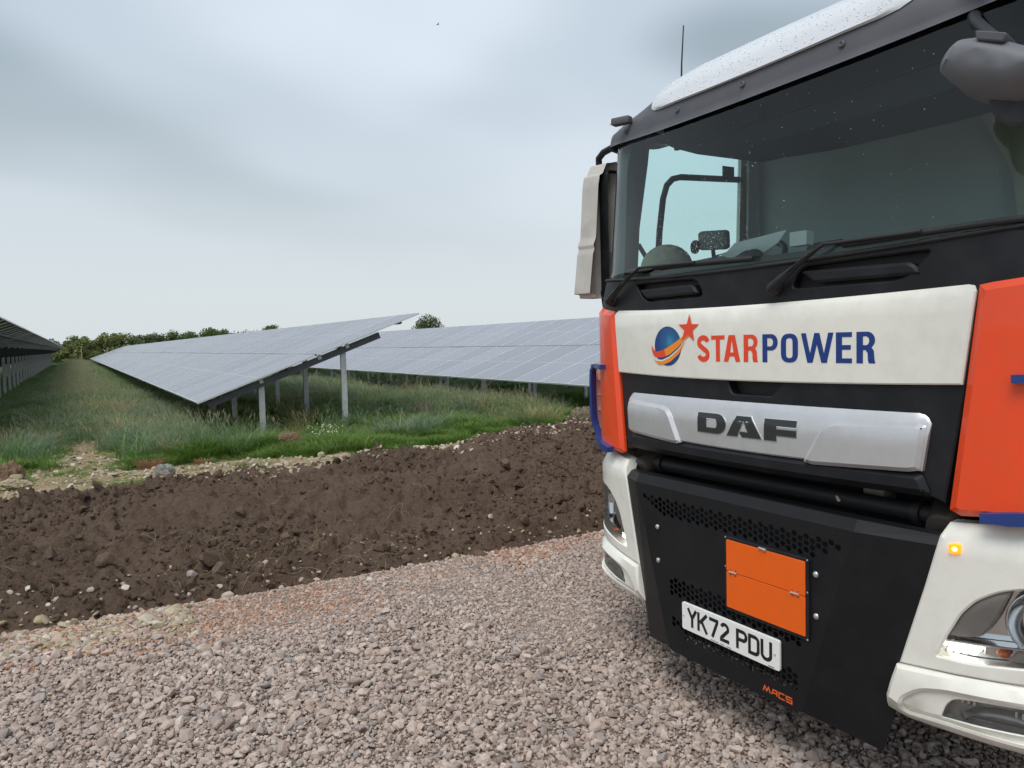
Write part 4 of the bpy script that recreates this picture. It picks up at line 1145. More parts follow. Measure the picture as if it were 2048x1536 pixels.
# --- headlamp modules and bumper corners
def lamp_corner(s):
    mod = [(0.812, 1.040), (0.93, 1.050), (0.99, 1.058), (1.02, 1.075), (1.249, 1.085), (1.249, 0.600), (1.10, 0.590), (1.012, 0.586), (0.843, 0.566), (0.672, 0.551), (0.750, 0.828), (0.794, 1.000)]
    lamp = rounded([(0.789, 0.611), (0.816, 0.678), (0.858, 0.765), (0.900, 0.816), (0.958, 0.856), (1.02, 0.878), (1.13, 0.885), (1.195, 0.86), (1.205, 0.78), (1.18, 0.70), (1.10, 0.655), (1.012, 0.637), (0.881, 0.615)], [0.003, 0.02, 0.02, 0.02, 0.02, 0.03, 0.03, 0.03, 0.03, 0.03, 0.03, 0.03, 0.02], 4)
    def mod_surf(u, z, off):
        k = max(0.0, z - 0.995)
        return front(u, z, off - k * 0.7)
    m = panel('headlamp_module', sym(mod, s), mod_surf, M_WHITE, truck, off=0.022, thick=0.06, bevel=0.006, step=0.045, holes=[sym(lamp, s)], extra_u=exu(s))
    ub = lambda sc, cu, cz: [((p[0] - cu) * sc + cu, (p[1] - cz) * sc + cz) for p in lamp]
    hl = panel('headlamp', sym(ub(1.02, 1.0, 0.75), s), front, M_CHROME, truck, off=-0.045, thick=0.01, bevel=0.003, step=0.04, extra_u=exu(s))
    panel('lens', sym(ub(0.995, 1.0, 0.75), s), front, M_LENS, hl, off=0.019, thick=0.006, bevel=0.003, step=0.04, extra_u=exu(s))
    # bezel sweeping down the inner side
    bez = [(0.812, 0.680), (0.856, 0.768), (0.898, 0.815), (0.95, 0.848), (0.985, 0.860), (0.965, 0.81), (0.942, 0.755), (0.912, 0.705), (0.87, 0.688)]
    panel('bezel', sym(rounded(bez, 0.012), s), front, M_LAMPGREY, hl, off=0.006, thick=0.04, bevel=0.006, step=0.03)
    # projector bowl
    c = Vector(front(s * 1.065, 0.77, -0.030)); ax = Vector((-1, s * 0.55, -0.02)).normalized()
    bowl = [(0.006, 0.088), (0.012, 0.098), (0.006, 0.102), (-0.03, 0.095), (-0.045, 0.05)]
    inner = [(0.012, 0.097), (0.0, 0.088), (-0.02, 0.066), (-0.032, 0.035), (-0.034, 0.001)]
    v, f = lathe_data(c, ax, inner, 28); mk('reflector', v, f[:-2], M_CHROME, hl, smooth=60)
    lathe('bulb', c - ax * 0.03, ax, [(0, 0.022), (0.012, 0.024), (0.02, 0.016), (0.024, 0.004)], M_SCREW, hl, 16)
    rimpts = [c + ax * 0.012 + (ax.orthogonal().normalized() * math.cos(k * 0.2244) + ax.cross(ax.orthogonal().normalized()) * math.sin(k * 0.2244)) * 0.1 for k in range(29)]
    tube('reflector_ring', rimpts, 0.004, M_CHROME, hl, 8)
    # shelf, running-light strip and indicator
    shelf = [(0.806, 0.668), (0.93, 0.684), (1.10, 0.705), (1.10, 0.697), (0.93, 0.676), (0.803, 0.660)]
    panel('shelf', sym(shelf, s), front, M_CHROME, hl, off=0.010, thick=0.05, bevel=0.002, step=0.04)
    for r_ in range(2):
        for k in range(4):
            u0 = 0.806 + k * 0.0225; z0 = 0.622 + r_ * 0.019 + k * 0.0028
            led = rounded([(u0, z0), (u0 + 0.0165, z0 + 0.002), (u0 + 0.0165, z0 + 0.0155), (u0, z0 + 0.0135)], 0.004)
            panel('running_light', sym(led, s), front, M_LED, hl, off=-0.006, thick=0.03, bevel=0.003, step=0.02)
    ind = rounded([(0.905, 0.632), (1.02, 0.648), (1.02, 0.684), (0.905, 0.670)], 0.006)
    panel('indicator_tray', sym(ind, s), front, M_CHROME, hl, off=-0.028, thick=0.01, bevel=0.004, step=0.03)
    v, f = ellipsoid_data(front(s * 0.962, 0.660, -0.010), (0.014, 0.020, 0.014)); mk('indicator_bulb', v, f, M_AMBER, hl, smooth=180)
    sl = rounded([(0.975, 0.640), (1.09, 0.655), (1.08, 0.690), (1.0, 0.678)], 0.01)
    panel('indicator_frame', sym(sl, s), front, M_LAMPGREY, hl, off=-0.001, thick=0.03, bevel=0.004, step=0.03)
    # lit marker lamp above
    mkl = rounded([(0.823, 0.948), (0.857, 0.953), (0.857, 0.986), (0.823, 0.981)], 0.008)
    if s < 0:
      mo = panel('marker_lamp', sym(mkl, s), mod_surf, M_AMBER_LIT, truck, off=0.030, thick=0.012, bevel=0.004, step=0.02)
      core = arc(0.841, 0.967, 0.0065, 0, 337, 15)
      panel('lit_core', sym(core, s), mod_surf, M_AMBER_CORE, mo, off=0.0325, thick=0.004, bevel=0.001, step=0.02)
    # bumper below
    bmp = [(0.667, 0.547), (0.843, 0.562), (1.012, 0.582), (1.10, 0.586), (1.249, 0.596), (1.249, 0.40), (1.13, 0.372), (1.014, 0.362), (0.795, 0.354), (0.690, 0.352), (0.660, 0.362), (0.625, 0.382)]
    rec = rounded([(0.682, 0.400), (0.690, 0.440), (0.744, 0.487), (0.819, 0.508), (1.02, 0.530), (1.16, 0.535), (1.19, 0.49), (1.17, 0.43), (1.014, 0.408), (0.795, 0.400), (0.70, 0.390)], [0.01, 0.02, 0.03, 0.03, 0.03, 0.03, 0.03, 0.03, 0.02, 0.02, 0.01], 4)
    def bmp_surf(u, z, off):
        k = max(0, 0.42 - z); t_ = max(0, z - 0.53)
        return front(u, z, off - k * 0.9 - t_ * 0.5)
    b = panel('bumper_corner', sym(bmp, s), bmp_surf, M_WHITE, truck, off=0.046, thick=0.10, bevel=0.010, step=0.045, holes=[sym(rec, s)], extra_u=exu(s))
    fog = rounded([(0.803, 0.418), (0.818, 0.462), (0.840, 0.488), (0.90, 0.500), (1.02, 0.516), (1.09, 0.512), (1.10, 0.46), (1.06, 0.442), (0.90, 0.425)], [0.006, 0.01, 0.015, 0.015, 0.02, 0.02, 0.02, 0.02, 0.01], 4)
    recb = [((p[0] - 0.93) * 1.03 + 0.93, (p[1] - 0.46) * 1.05 + 0.46) for p in rec]
    panel('fog_lamp_surround', sym(recb, s), bmp_surf, M_WHITE, b, off=0.026, thick=0.05, bevel=0.003, step=0.045, holes=[sym(fog, s)])
    fl = panel('fog_lamp', sym([((p[0] - 0.95) * 1.03 + 0.95, (p[1] - 0.465) * 1.05 + 0.465) for p in fog], s), front, M_LAMPGREY, truck, off=-0.015, thick=0.01, bevel=0.003, step=0.04)
    panel('lens', sym(fog, s), bmp_surf, M_LENS, fl, off=0.022, thick=0.005, bevel=0.002, step=0.04)
    dome = rounded([(0.845, 0.432), (0.885, 0.468), (0.94, 0.484), (1.01, 0.488), (1.06, 0.470), (1.075, 0.450)], [0.004, 0.03, 0.03, 0.03, 0.02, 0.004])
    panel('reflector', sym(dome, s), front, mat('fog_reflector', (0.42, 0.41, 0.40), 0.35, metal=0.5), fl, off=0.008, thick=0.03, bevel=0.018, step=0.03, smooth=80)
    for k in range(7):
        u0 = 0.835 + 0.017 * k + (0.09 if k > 3 else 0)
        panel('reflector_fin', sym([(u0, 0.474), (u0 + 0.010, 0.476), (u0 + 0.010, 0.500), (u0, 0.494)], s), front, M_CHROME, fl, off=0.004 + 0.002 * (k % 2), thick=0.02, bevel=0.002, step=0.03)
for s in (1, -1): lamp_corner(s)

# --- dark bay behind the gap, torsion tube, brackets
box('engine_bay', (2.90, YC, 0.80), (0.5, 1.9, 0.95), M_RUBBER, truck)
tube('tilt_tube', [(2.47, YC - 0.76, 1.030), (2.47, YC + 0.74, 1.030)], 0.032, M_RUBBER, truck, 16)
for s in (1, -1):
    tube('tube_clamp', [(2.47, YC + s * 0.64, 1.030), (2.47, YC + s * 0.67, 1.030)], 0.042, M_RUBBER, truck, 16)
    tube('pivot_bracket', [(2.42, YC + s * 0.76, 1.00), (2.50, YC + s * 0.74, 1.04), (2.62, YC + s * 0.70, 1.03)], [0.05, 0.06, 0.05], M_STEEL, truck, 12)
box('fluid_bottle', (2.56, YC - 0.44, 1.055), (0.08, 0.09, 0.07), mat('dull_bottle', (0.32, 0.30, 0.24), 0.6), truck, 0.015)
tube('dip_stick', [(2.47, YC - 0.315, 1.055), (2.43, YC - 0.365, 1.028)], 0.006, M_BEIGE, truck, 8)

# --- front guard
GX = 2.232
def guard_map(u, z, off): return (GX - off, YC + u, z)
hexes = []
def hexrow(u0, u1, z0, z1, skip=lambda u, z: False):
    cu, rz = 0.0262, 0.0242
    n = int((u1 - u0) / cu)
    for k in range(n + 1):
        u = u0 + k * cu
        z = z0 + (rz / 2 if k % 2 else 0)
        while z <= z1 + 1e-6:
            if not skip(u, z): hexes.append([(u + 0.0132 * math.cos(R(60 * q)), z + 0.0108 * math.sin(R(60 * q)) / 0.93) for q in range(6)])
            z += rz
hexrow(-0.512, 0.522, 0.866, 0.934, lambda u, z: z < 0.905 - 0.0 and (abs(u) > 0.47) or (z < 0.88 and abs(u) > 0.42))
hexrow(-0.345, 0.342, 0.524, 0.586)
hexrow(-0.330, 0.335, 0.350, 0.420, lambda u, z: z < 0.375 and u > 0.26)
gface = [(0.572, 0.982), (-0.572, 0.982), (-0.360, 0.276), (-0.33, 0.262), (0.33, 0.262), (0.360, 0.276)]
V, F = flat_data([gface] + hexes, guard_map, 0.0, 0.004)
# side facets and top bevel, one folded steel skin
def quadstrip(a, b): return a + b[::-1]
extra_faces = []
def add_poly(ps):
    b = len(V); V.extend(ps); F.append(list(range(b, b + len(ps))))
for s in (1, -1):
    add_poly([(GX, YC + s * 0.572, 0.982), (2.365, YC + s * 0.815, 0.962), (2.335, YC + s * 0.612, 0.215), (GX, YC + s * 0.360, 0.276)])
    add_poly([(GX, YC + s * 0.572, 0.982), (2.365, YC + s * 0.815, 0.962), (2.385, YC + s * 0.800, 0.990), (GX + 0.022, YC + s * 0.572, 1.020)])
    add_poly([(2.365, YC + s * 0.815, 0.962), (2.335, YC + s * 0.612, 0.215), (2.36, YC + s * 0.60, 0.215), (2.39, YC + s * 0.80, 0.962)])
add_poly([(GX, YC - 0.572, 0.982), (GX, YC + 0.572, 0.982), (GX + 0.022, YC + 0.572, 1.020), (GX + 0.022, YC - 0.572, 1.020)])
add_poly([(GX + 0.022, YC - 0.572, 1.020), (GX + 0.022, YC + 0.572, 1.020), (2.385, YC + 0.80, 0.990), (2.40, YC + 0.78, 0.998), (2.40, YC - 0.78, 0.998), (2.385, YC - 0.80, 0.990)])
add_poly([(GX, YC + 0.33, 0.262), (GX, YC - 0.33, 0.262), (GX + 0.05, YC - 0.33, 0.236), (GX + 0.05, YC + 0.33, 0.236)])
guard = mk('front_guard', V, F, M_GUARD, truck)
for u, z in ((0.422, 0.800), (0.420, 0.649), (-0.423, 0.799), (-0.424, 0.649)):
    lathe('screw', guard_map(u, z, 0.0), (-1, 0, 0), [(0, 0.0115), (0.004, 0.0115), (0.008, 0.008), (0.0095, 0.003)], M_SCREW, guard, 14)
for s in (1, -1):
    lathe('guard_eye', (2.375, YC + s * 0.835, 0.972), (-1, s * 0.5, 0), [(0, 0.017), (0.008, 0.017), (0.010, 0.010)], M_GREY, guard, 14)
box('guard_mount', (2.36, YC, 0.62), (0.10, 0.95, 0.60), M_RUBBER, truck)

# --- hazard plate
def rect(u0, u1, z0, z1, r): return rounded([(u0, z0), (u1, z0), (u1, z1), (u0, z1)], r)
haz = panel('hazard_plate', rect(-0.400, 0.004, 0.552, 0.850, 0.010), guard_map, M_BLACK, truck, off=0.012, thick=0.012, bevel=0.002, step=0.1)
panel('orange_face', rect(-0.388, -0.008, 0.713, 0.838, 0.006), guard_map, M_HAZ, haz, off=0.0155, thick=0.003, bevel=0.001, step=0.1)
panel('orange_flap', rect(-0.388, -0.008, 0.566, 0.7105, 0.006), guard_map, M_HAZ, haz, off=0.0155, thick=0.003, bevel=0.001, step=0.1)
for u in (-0.045, -0.345):
    tube('hinge', [guard_map(u - 0.019, 0.7118, 0.0175), guard_map(u + 0.019, 0.7118, 0.0175)], 0.004, M_SCREW, haz, 8)
    for du in (-0.013, 0.013):
        for dz in (-0.010, 0.010): lathe('rivet', guard_map(u + du, 0.7118 + dz, 0.0155), (-1, 0, 0), [(0, 0.0025), (0.0015, 0.002)], M_BLACK, haz, 8)
tube('latch', [guard_map(-0.178, 0.842, 0.017), guard_map(-0.214, 0.840, 0.017)], [0.005, 0.007], M_SCREW, haz, 8)
lathe('stop', guard_map(-0.20, 0.562, 0.013), (-1, 0, 0), [(0, 0.006), (0.006, 0.004)], M_BLACK, haz, 10)
for u, z in ((-0.001, 0.846), (-0.395, 0.845), (-0.001, 0.728), (-0.395, 0.728), (-0.395, 0.556)):
    lathe('rivet', guard_map(u, z, 0.012), (-1, 0, 0), [(0, 0.004), (0.002, 0.003)], M_SCREW, haz, 8)

# --- number plate
plate = panel('number_plate', rect(-0.270, 0.256, 0.394, 0.511, 0.010), guard_map, M_PLATE, truck, off=0.014, thick=0.010, bevel=0.0015, step=0.1)
for u in (0.247, -0.249): lathe('plate_screw', guard_map(u, 0.452, 0.014), (-1, 0, 0), [(0, 0.006), (0.002, 0.004)], M_GALV, plate, 10)
PG = {  # plate strokes on a 50 x 79 mm cell
    'Y': [[(0, .079), (.025, .040), (.025, 0)], [(.050, .079), (.0265, .0425)]],
    'K': [[(.0, .0), (.0, .079)], [(.050, .079), (.008, .036)], [(.019, .046), (.050, 0)]],
    '7': [[(0, .0725), (.046, .0725), (.046, .066), (.018, 0)]],
    '2': [arc(.025, .056, .0185, 165, -20, 9, .0165) + [(.006, .014), (.0055, .0065), (.050, .0065)]],
    'P': [[(.0, .0), (.0, .079)], [(.0, .0725), (.028, .0725)] + arc(.030, .0555, .0165, 85, -85, 8, .017) + [(.0, .0385)]],
    'D': [[(.0, .0), (.0, .079)], [(.0, .0725), (.026, .0725)] + arc(.026, .0575, .019, 80, 5, 5, .015) + arc(.026, .0215, .019, -5, -80, 5, .015) + [(.0, .0065)]],
    'U': [[(0, .079), (0, .024)] + arc(.0215, .024, .0215, 190, 350, 9, .0175) + [(.043, .024), (.043, .079)]]}
u_cur = 0.2175; k_ = 0
for ch in 'YK72 PDU':
    if ch == ' ': u_cur -= 0.030; continue
    V, F = [], []
    for sidx, sp in enumerate(PG[ch]):
        o_ = stroke(sp, 0.0145)
        o_ = [(u_cur - p[0] * 0.98, 0.414 + p[1]) for p in o_]
        v, f = flat_data([o_], guard_map, 0.0146 + 0.0002 * sidx); b = len(V); V += v; F += [[i + b for i in q] for q in f]
    mk('letter', V, F, M_PLATE_INK, plate)
    u_cur -= 0.0625
V, F = [], []
for k in range(22):      # maker's small print, too small to read
    if k in (9, 15, 16): continue
    v, f = flat_data([rect(0.085 - k * 0.0052 - 0.0034, 0.085 - k * 0.0052, 0.3985, 0.4015 + 0.0012 * (k % 2), 0)], guard_map, 0.0146); b = len(V); V += v; F += [[i + b for i in q] for q in f]
mk('small_print', V, F, M_PLATE_INK, plate)
v, f = flat_data([rect(-0.246, -0.216, 0.3985, 0.4015, 0)], guard_map, 0.0146); mk('small_print', v, f, M_PLATE_INK, plate)

# --- guard maker's lettering
MC = {'M': [[(0, 0), (.008, .020), (.017, .004), (.026, .020), (.034, .0)]], 'A': [[(0, 0), (.006, .020), (.024, .020), (.024, 0)], [(.004, .009), (.021, .009)]],
      'C': [[(.026, .020), (.0, .020), (.0, .0), (.026, .0)]], 'S': [[(.027, .020), (.0, .020), (.0, .010), (.025, .010), (.025, .0), (-.002, .0)]]}
u_cur = -0.180
for ch, w in zip('MACS', (.042, .034, .034, .034)):
    V, F = [], []
    for sidx, sp in enumerate(MC[ch]):
        o_ = [(u_cur - p[0], 0.287 + p[1]) for p in stroke(sp, 0.0055)]
        v, f = flat_data([o_], guard_map, 0.0012 + 0.0002 * sidx); b = len(V); V += v; F += [[i + b for i in q] for q in f]
    mk('letter', V, F, M_INK_MACS, guard); u_cur -= w

# --- company lettering on the nose panel
def glyph(ch, w):
    a, hb = 0.215, 0.155
    if ch == 'T': return [[(0, 1), (0, 1 - hb), (w / 2 - a / 2, 1 - hb), (w / 2 - a / 2, 0), (w / 2 + a / 2, 0), (w / 2 + a / 2, 1 - hb), (w, 1 - hb), (w, 1)]]
    if ch == 'E': return [[(0, 0), (0, 1), (w, 1), (w, 1 - hb), (a, 1 - hb), (a, .585), (w * .93, .585), (w * .93, .435), (a, .435), (a, hb), (w, hb), (w, 0)]]
    if ch == 'A':
        k = a * 1.05; m_ = w / 2; t_ = 0.26
        return [[(0, 0), (m_ - .16, 1), (m_ + .16, 1), (w, 0), (w - k, 0), (w - k - .065, .2), (k + .065, .2), (k, 0)], [(k + .105, .35), (m_, .82), (w - k - .105, .35)]]
    if ch == 'W':
        m_ = w / 2; k = .19
        return [[(0, 1), (k, 1), (w * .285, .32), (m_ - k / 2, 1), (m_ + k / 2, 1), (w * .715, .32), (w - k, 1), (w, 1), (w * .80, 0), (w * .635, 0), (m_, .62), (w * .365, 0), (w * .20, 0)]]
    if ch == 'O': return [rounded([(0, 0), (w, 0), (w, 1), (0, 1)], .40, 9), rounded([(a, hb), (w - a, hb), (w - a, 1 - hb), (a, 1 - hb)], .2, 7)]
    if ch == 'P': return [[(0, 0), (0, 1), (w - .27, 1)] + arc(w - .27, .71, .27, 85, -85, 9, .29) + [(w - .27, .42), (a, .42), (a, 0)], [(a, .565), (w - .29, .565)] + arc(w - .30, .71, .10, -80, 80, 7, .14) + [(w - .29, .855), (a, .855)]]
    if ch == 'R': return [[(0, 0), (0, 1), (w - .27, 1)] + arc(w - .27, .735, .255, 85, -40, 8, .265) + [(w - .13, .50), (w - .055, .40), (w - .03, .1), (w, 0), (w - .215, 0), (w - .245, .1), (w - .255, .33), (w - .32, .42), (a, .42), (a, 0)],
                          [(a, .575), (w - .29, .575)] + arc(w - .29, .715, .09, -80, 80, 7, .13) + [(w - .29, .855), (a, .855)]]
    if ch == 'S':
        p = arc(w * .5, .745, w * .5 - .10, 8, 178, 10, .175) + arc(w * .5, .72, w * .5 - .10, 190, 235, 3, .16) + [(w * .5, .50)] + arc(w * .5, .28, w * .5 - .10, 55, 5, 4, .17) + arc(w * .5, .255, w * .5 - .10, -5, -172, 10, .175)
        return [stroke(p, .205)]
TXT = [('S', .216, .142, M_INK_RED), ('T', .131, .055, M_INK_RED), ('A', .060, -.028, M_INK_RED), ('R', -.046, -.117, M_INK_RED), ('P', -.139, -.210, M_INK_BLUE), ('O', -.224, -.298, M_INK_BLUE),
       ('W', -.311, -.440, M_INK_BLUE), ('E', -.449, -.508, M_INK_BLUE), ('R', -.524, -.590, M_INK_BLUE)]
for ch, ua, ub, m in TXT:
    z0, hgt = 1.5415, 0.1065; w = (ua - ub) / hgt
    loops = [[(ua - p[0] * hgt, z0 + p[1] * hgt) for p in L_] for L_ in glyph(ch, w)]
    v, f = flat_data([densify(L_, 0.02) for L_ in loops], white_surf, 0.0172); mk('letter', v, f, m, nosep)
# emblem: globe, swoosh, star
def globe_mat():
    m = bpy.data.materials.new('globe_print'); m.use_nodes = True; n, l = m.node_tree.nodes, m.node_tree.links; b = n['Principled BSDF']; b.inputs['Roughness'].default_value = 0.38
    tc = n.new('ShaderNodeTexCoord'); mp = n.new('ShaderNodeVectorMath'); mp.operation = 'DISTANCE'; l.new(tc.outputs['Object'], mp.inputs[0])
    o_ = ORIGIN[truck.name]; pz = Vector(front(0.40, 1.625, 0.017)) - o_; mp.inputs[1].default_value = pz
    r_ = n.new('ShaderNodeValToRGB'); mr = n.new('ShaderNodeMapRange'); mr.inputs['From Max'].default_value = 0.10; l.new(mp.outputs['Value'], mr.inputs['Value']); l.new(mr.outputs[0], r_.inputs[0])
    c = r_.color_ramp; c.elements[0].color = (0.035, 0.27, 0.42, 1); c.elements[1].color = (0.006, 0.035, 0.20, 1); e_ = c.elements.new(0.35); e_.color = (0.012, 0.11, 0.28, 1)
    l.new(r_.outputs[0], b.inputs['Base Color']); return m
M_GLOBE = globe_mat()
v, f = flat_data([arc(0.418, 1.606, 0.097, 0, 352.5, 47, 0.0875)], white_surf, 0.0172); mk('globe_emblem', v, f, M_GLOBE, nosep)
sw0 = [(0.281, 1.661), (0.335, 1.635), (0.387, 1.611), (0.441, 1.591), (0.493, 1.581), (0.520, 1.588), (0.538, 1.612), (0.535, 1.585), (0.526, 1.568), (0.508, 1.557), (0.460, 1.554), (0.404, 1.568), (0.344, 1.599), (0.297, 1.633), (0.250, 1.655)]
sw_gap = [(0.537, 1.578), (0.526, 1.562), (0.505, 1.548), (0.461, 1.544), (0.404, 1.560), (0.344, 1.592), (0.288, 1.637), (0.297, 1.626), (0.344, 1.585), (0.404, 1.552), (0.461, 1.535), (0.508, 1.538), (0.532, 1.555)]
sw2 = [(0.537, 1.566), (0.522, 1.546), (0.505, 1.5395), (0.461, 1.537), (0.404, 1.5535), (0.344, 1.586), (0.296, 1.626), (0.335, 1.573), (0.397, 1.537), (0.447, 1.523), (0.485, 1.522), (0.515, 1.538)]
for nm, poly, m, o_ in (('swoosh_gap', sw_gap, M_WHITE, 0.0176), ('swoosh', sw2, M_INK_AMBER, 0.0180), ('swoosh', sw0, M_INK_AMBER, 0.0184)):
    v, f = flat_data([poly], white_surf, o_); mk(nm, v, f, m, nosep)
redp = [(0.493, 1.581), (0.520, 1.588), (0.538, 1.612), (0.535, 1.585), (0.526, 1.568), (0.508, 1.557), (0.460, 1.554), (0.430, 1.562), (0.441, 1.591)]
v, f = flat_data([redp], white_surf, 0.0188); mk('swoosh_tail', v, f, M_INK_RED, nosep)
star = [(0.264, 1.743), (0.249, 1.699), (0.202, 1.697), (0.243, 1.673), (0.234, 1.626), (0.272, 1.653), (0.315, 1.629), (0.297, 1.674), (0.336, 1.699), (0.280, 1.700)]
v, f = flat_data([star], white_surf, 0.0190); mk('star_emblem', v, f, M_INK_RED, nosep)
# maker's badge on the bar
def badge(loops):
    out = [densify(L_, 0.02) for L_ in loops]
    v, f = flat_data([offset_in(out[0], -0.0035)] + [offset_in(L_, 0.0035) for L_ in out[1:]], bar_surf, 0.0238, 0.002); e_ = mk('letter_edge', v, f, M_BADGE_EDGE, gbar)
    v, f = flat_data(out, bar_surf, 0.0252, 0.002); mk('letter', v, f, M_BADGE, gbar)
def bq(u, z): return (u, z)
zt, zb = 1.327, 1.245
Dl = [[(0.211, zb), (0.211, zt), (0.10, zt)] + [(0.100 - 0.052 * math.sin(R(a)), (zt + zb) / 2 + (zt - zb) / 2 * math.cos(R(a))) for a in range(15, 180, 15)] + [(0.10, zb)],
      [(0.160, zb + 0.0215), (0.108, zb + 0.0215)] + [(0.108 - 0.012 * math.sin(R(a)), (zt + zb) / 2 - 0.0195 * math.cos(R(a))) for a in range(20, 180, 20)] + [(0.108, zt - 0.0215), (0.160, zt - 0.0215)]]
Al = [[(0.040, zb), (-0.010, zt), (-0.082, zt), (-0.136, zb), (-0.040, zb), (-0.026, zb + 0.020), (-0.070, zb + 0.020), (-0.046, zt - 0.016), (-0.014, zb)]]
Fl = [[(-0.150, zb), (-0.150, zt), (-0.293, zt), (-0.293, zt - 0.025), (-0.205, zt - 0.025), (-0.205, zt - 0.037), (-0.293, zt - 0.037), (-0.293, zt - 0.061), (-0.205, zt - 0.061), (-0.205, zb)]]
for g_ in (Dl, Al, Fl): badge(g_)

# --- windscreen
ws = [(u, scr_base(u) - 0.005) for u in us(1.215, -1.215, 40)] + [(u, scr_top(u) + 0.03) for u in us(-1.20, 1.20, 40)]
screen = panel('windscreen', ws, front, M_GLASS, truck, off=-0.010, thick=0.004, bevel=0.001, step=0.06, extra_u=EXU, smooth=60)
V, F = [], []
rs = np.random.default_rng(5)
for k in range(640):
    if k < 470: u, z = rs.normal(0.22, 0.16), 1.99 + abs(rs.normal(0, 0.16))
    else: u, z = rs.uniform(-1.0, 1.1), rs.uniform(1.95, 2.55)
    if abs(u) > 1.1 or z > scr_top(u) - 0.02: continue
    p = Vector(front(u, z, -0.009)); r_ = rs.uniform(0.0006, 0.0015) if k < 470 else rs.uniform(0.0005, 0.0011)
    v, f = ellipsoid_data(p, (r_ * 0.6, r_, r_ * 1.2), 6, 4); b = len(V); V += v; F += [[i + b for i in q] for q in f]
dr = mk('raindrops', V, F, M_WATER, screen, smooth=180); dr['kind'] = 'stuff'
# --- seal strip under the glass
tube('screen_seal', [front(u, scr_base(u) + 0.002, 0.002) for u in us(1.2, -1.2, 36)], 0.008, M_RUBBER, truck, 8)

# --- roof: dark visor round a white cap
prof = [(-0.012, -0.012), (0.0, 0.0), (0.004, 0.05), (0.012, 0.092), (0.045, 0.165), (0.105, 0.232), (0.185, 0.278), (0.33, 0.330), (0.62, 0.385), (1.2, 0.425), (2.1, 0.410)]
def prof_at(t):
    t = max(0, min(len(prof) - 1.001, t)); i = int(t); k = t - i
    return (prof[i][0] * (1 - k) + prof[i + 1][0] * k, prof[i][1] * (1 - k) + prof[i + 1][1] * k)
def kz(u):
    a = abs(u)
    xs_ = [0, 0.45, 0.62, 0.75, 0.93, 1.07, 1.18, 1.25]; ys_ = [1.0, 0.985, 0.90, 0.74, 0.50, 0.31, 0.15, 0.05]
    return float(np.interp(a, xs_, ys_))
def roof(u, t, off=0.0):
    def pt(u, t):
        dx, dz = prof_at(t); top = scr_top(u) if abs(u) < 1.2 else scr_top(1.2)
        low = max(0.0, min(dz, 0.092)); rest = dz - low if dz > 0 else 0
        k2 = max(0.0, min(1.0, (dx - 0.12) / 0.5)); z = top + (low if dz >= 0 else dz) * (0.45 + 0.55 * kz(u)) + rest * kz(u) + 0.16 * k2 * k2 * (3 - 2 * k2) * (1 - kz(u))
        return Vector((Pn(u) + lean(top) + dx, YC + u, z))
    p = pt(u, t)
    if off == 0: return tuple(p)
    a, b = pt(min(u + 0.01, 1.249), t) - pt(max(u - 0.01, -1.249), t), pt(u, t + 0.05) - pt(u, t - 0.05)
    n_ = a.cross(b); n_ = n_.normalized() if n_.length > 0 else Vector((0, 0, 1))
    if n_.z < 0: n_ = -n_
    return tuple(p + n_ * off)
ul = sorted(set(us(-1.05, 1.05, 44) + EXU + [1.2499, -1.2499])); tl = [0, 0.5, 1, 1.5, 2, 2.5, 3, 3.33, 3.66, 4, 4.33, 4.66, 5, 5.5, 6, 6.5, 7, 7.5, 8, 8.5, 9, 9.5, 9.99]
V = [roof(u, t) for t in tl for u in ul]; F = []
nu_ = len(ul)
for i in range(len(tl) - 1):
    for j in range(nu_ - 1): F.append([i * nu_ + j, i * nu_ + j + 1, (i + 1) * nu_ + j + 1, (i + 1) * nu_ + j])
visor = mk('roof_visor', V, F, M_VISOR, truck, smooth=50)
cap_o = [(0.60, 3.02), (-0.60, 3.02)] + [(-0.642, 3.25), (-0.668, 3.8), (-0.68, 4.6), (-0.69, 6.0), (-0.70, 9.6), (0.70, 9.6), (0.69, 6.0), (0.68, 4.6), (0.668, 3.8), (0.642, 3.25)]
cap_o = [(u, 2.93 + 0.10 * abs(u / 0.6) ** 2.0) for u in us(0.56, -0.56, 18)] + [(-0.615, 3.12), (-0.648, 3.4), (-0.668, 3.9), (-0.68, 4.6), (-0.69, 6.0), (-0.70, 9.6), (0.70, 9.6), (0.69, 6.0), (0.68, 4.6), (0.668, 3.9), (0.648, 3.4), (0.615, 3.12)]
def cap_surf(u, t, off): return roof(u, t, off)
cap_d = densify(cap_o, 0.1); ring_ = offset_in(cap_d, 0.03)
ex = [(float(u), float(t)) for u in us(-0.6, 0.6, 16) for t in (3.3, 3.6, 3.9, 4.2, 4.5, 4.8, 5.1, 5.5, 6, 6.5, 7, 7.5, 8, 8.5, 9) ]
ex = [p for p in ex if inside(p, [offset_in(ring_, 0.04)])]
v2, tr = fill2d([cap_d, ring_], ex) if False else fill2d([cap_d], [tuple(p) for p in ring_] + ex)
edge_set = len(cap_d)
V = [cap_surf(p[0], p[1], 0.004 if i < edge_set else 0.014) for i, p in enumerate(v2)]
cap = mk('roof_cap', V, tr, M_ROOFW, truck, smooth=60)
V, F = [], []
for k in range(420):
    u, t = rs.uniform(-0.6, 0.6), rs.uniform(3.1, 5.6); p = Vector(roof(u, t, 0.0145)); r_ = rs.uniform(0.0012, 0.0032)
    v, f = ellipsoid_data(p, (r_, r_, r_ * 0.6), 6, 4); b = len(V); V += v; F += [[i + b for i in q] for q in f]
dr = mk('raindrops', V, F, M_WATER, cap, smooth=180); dr['kind'] = 'stuff'
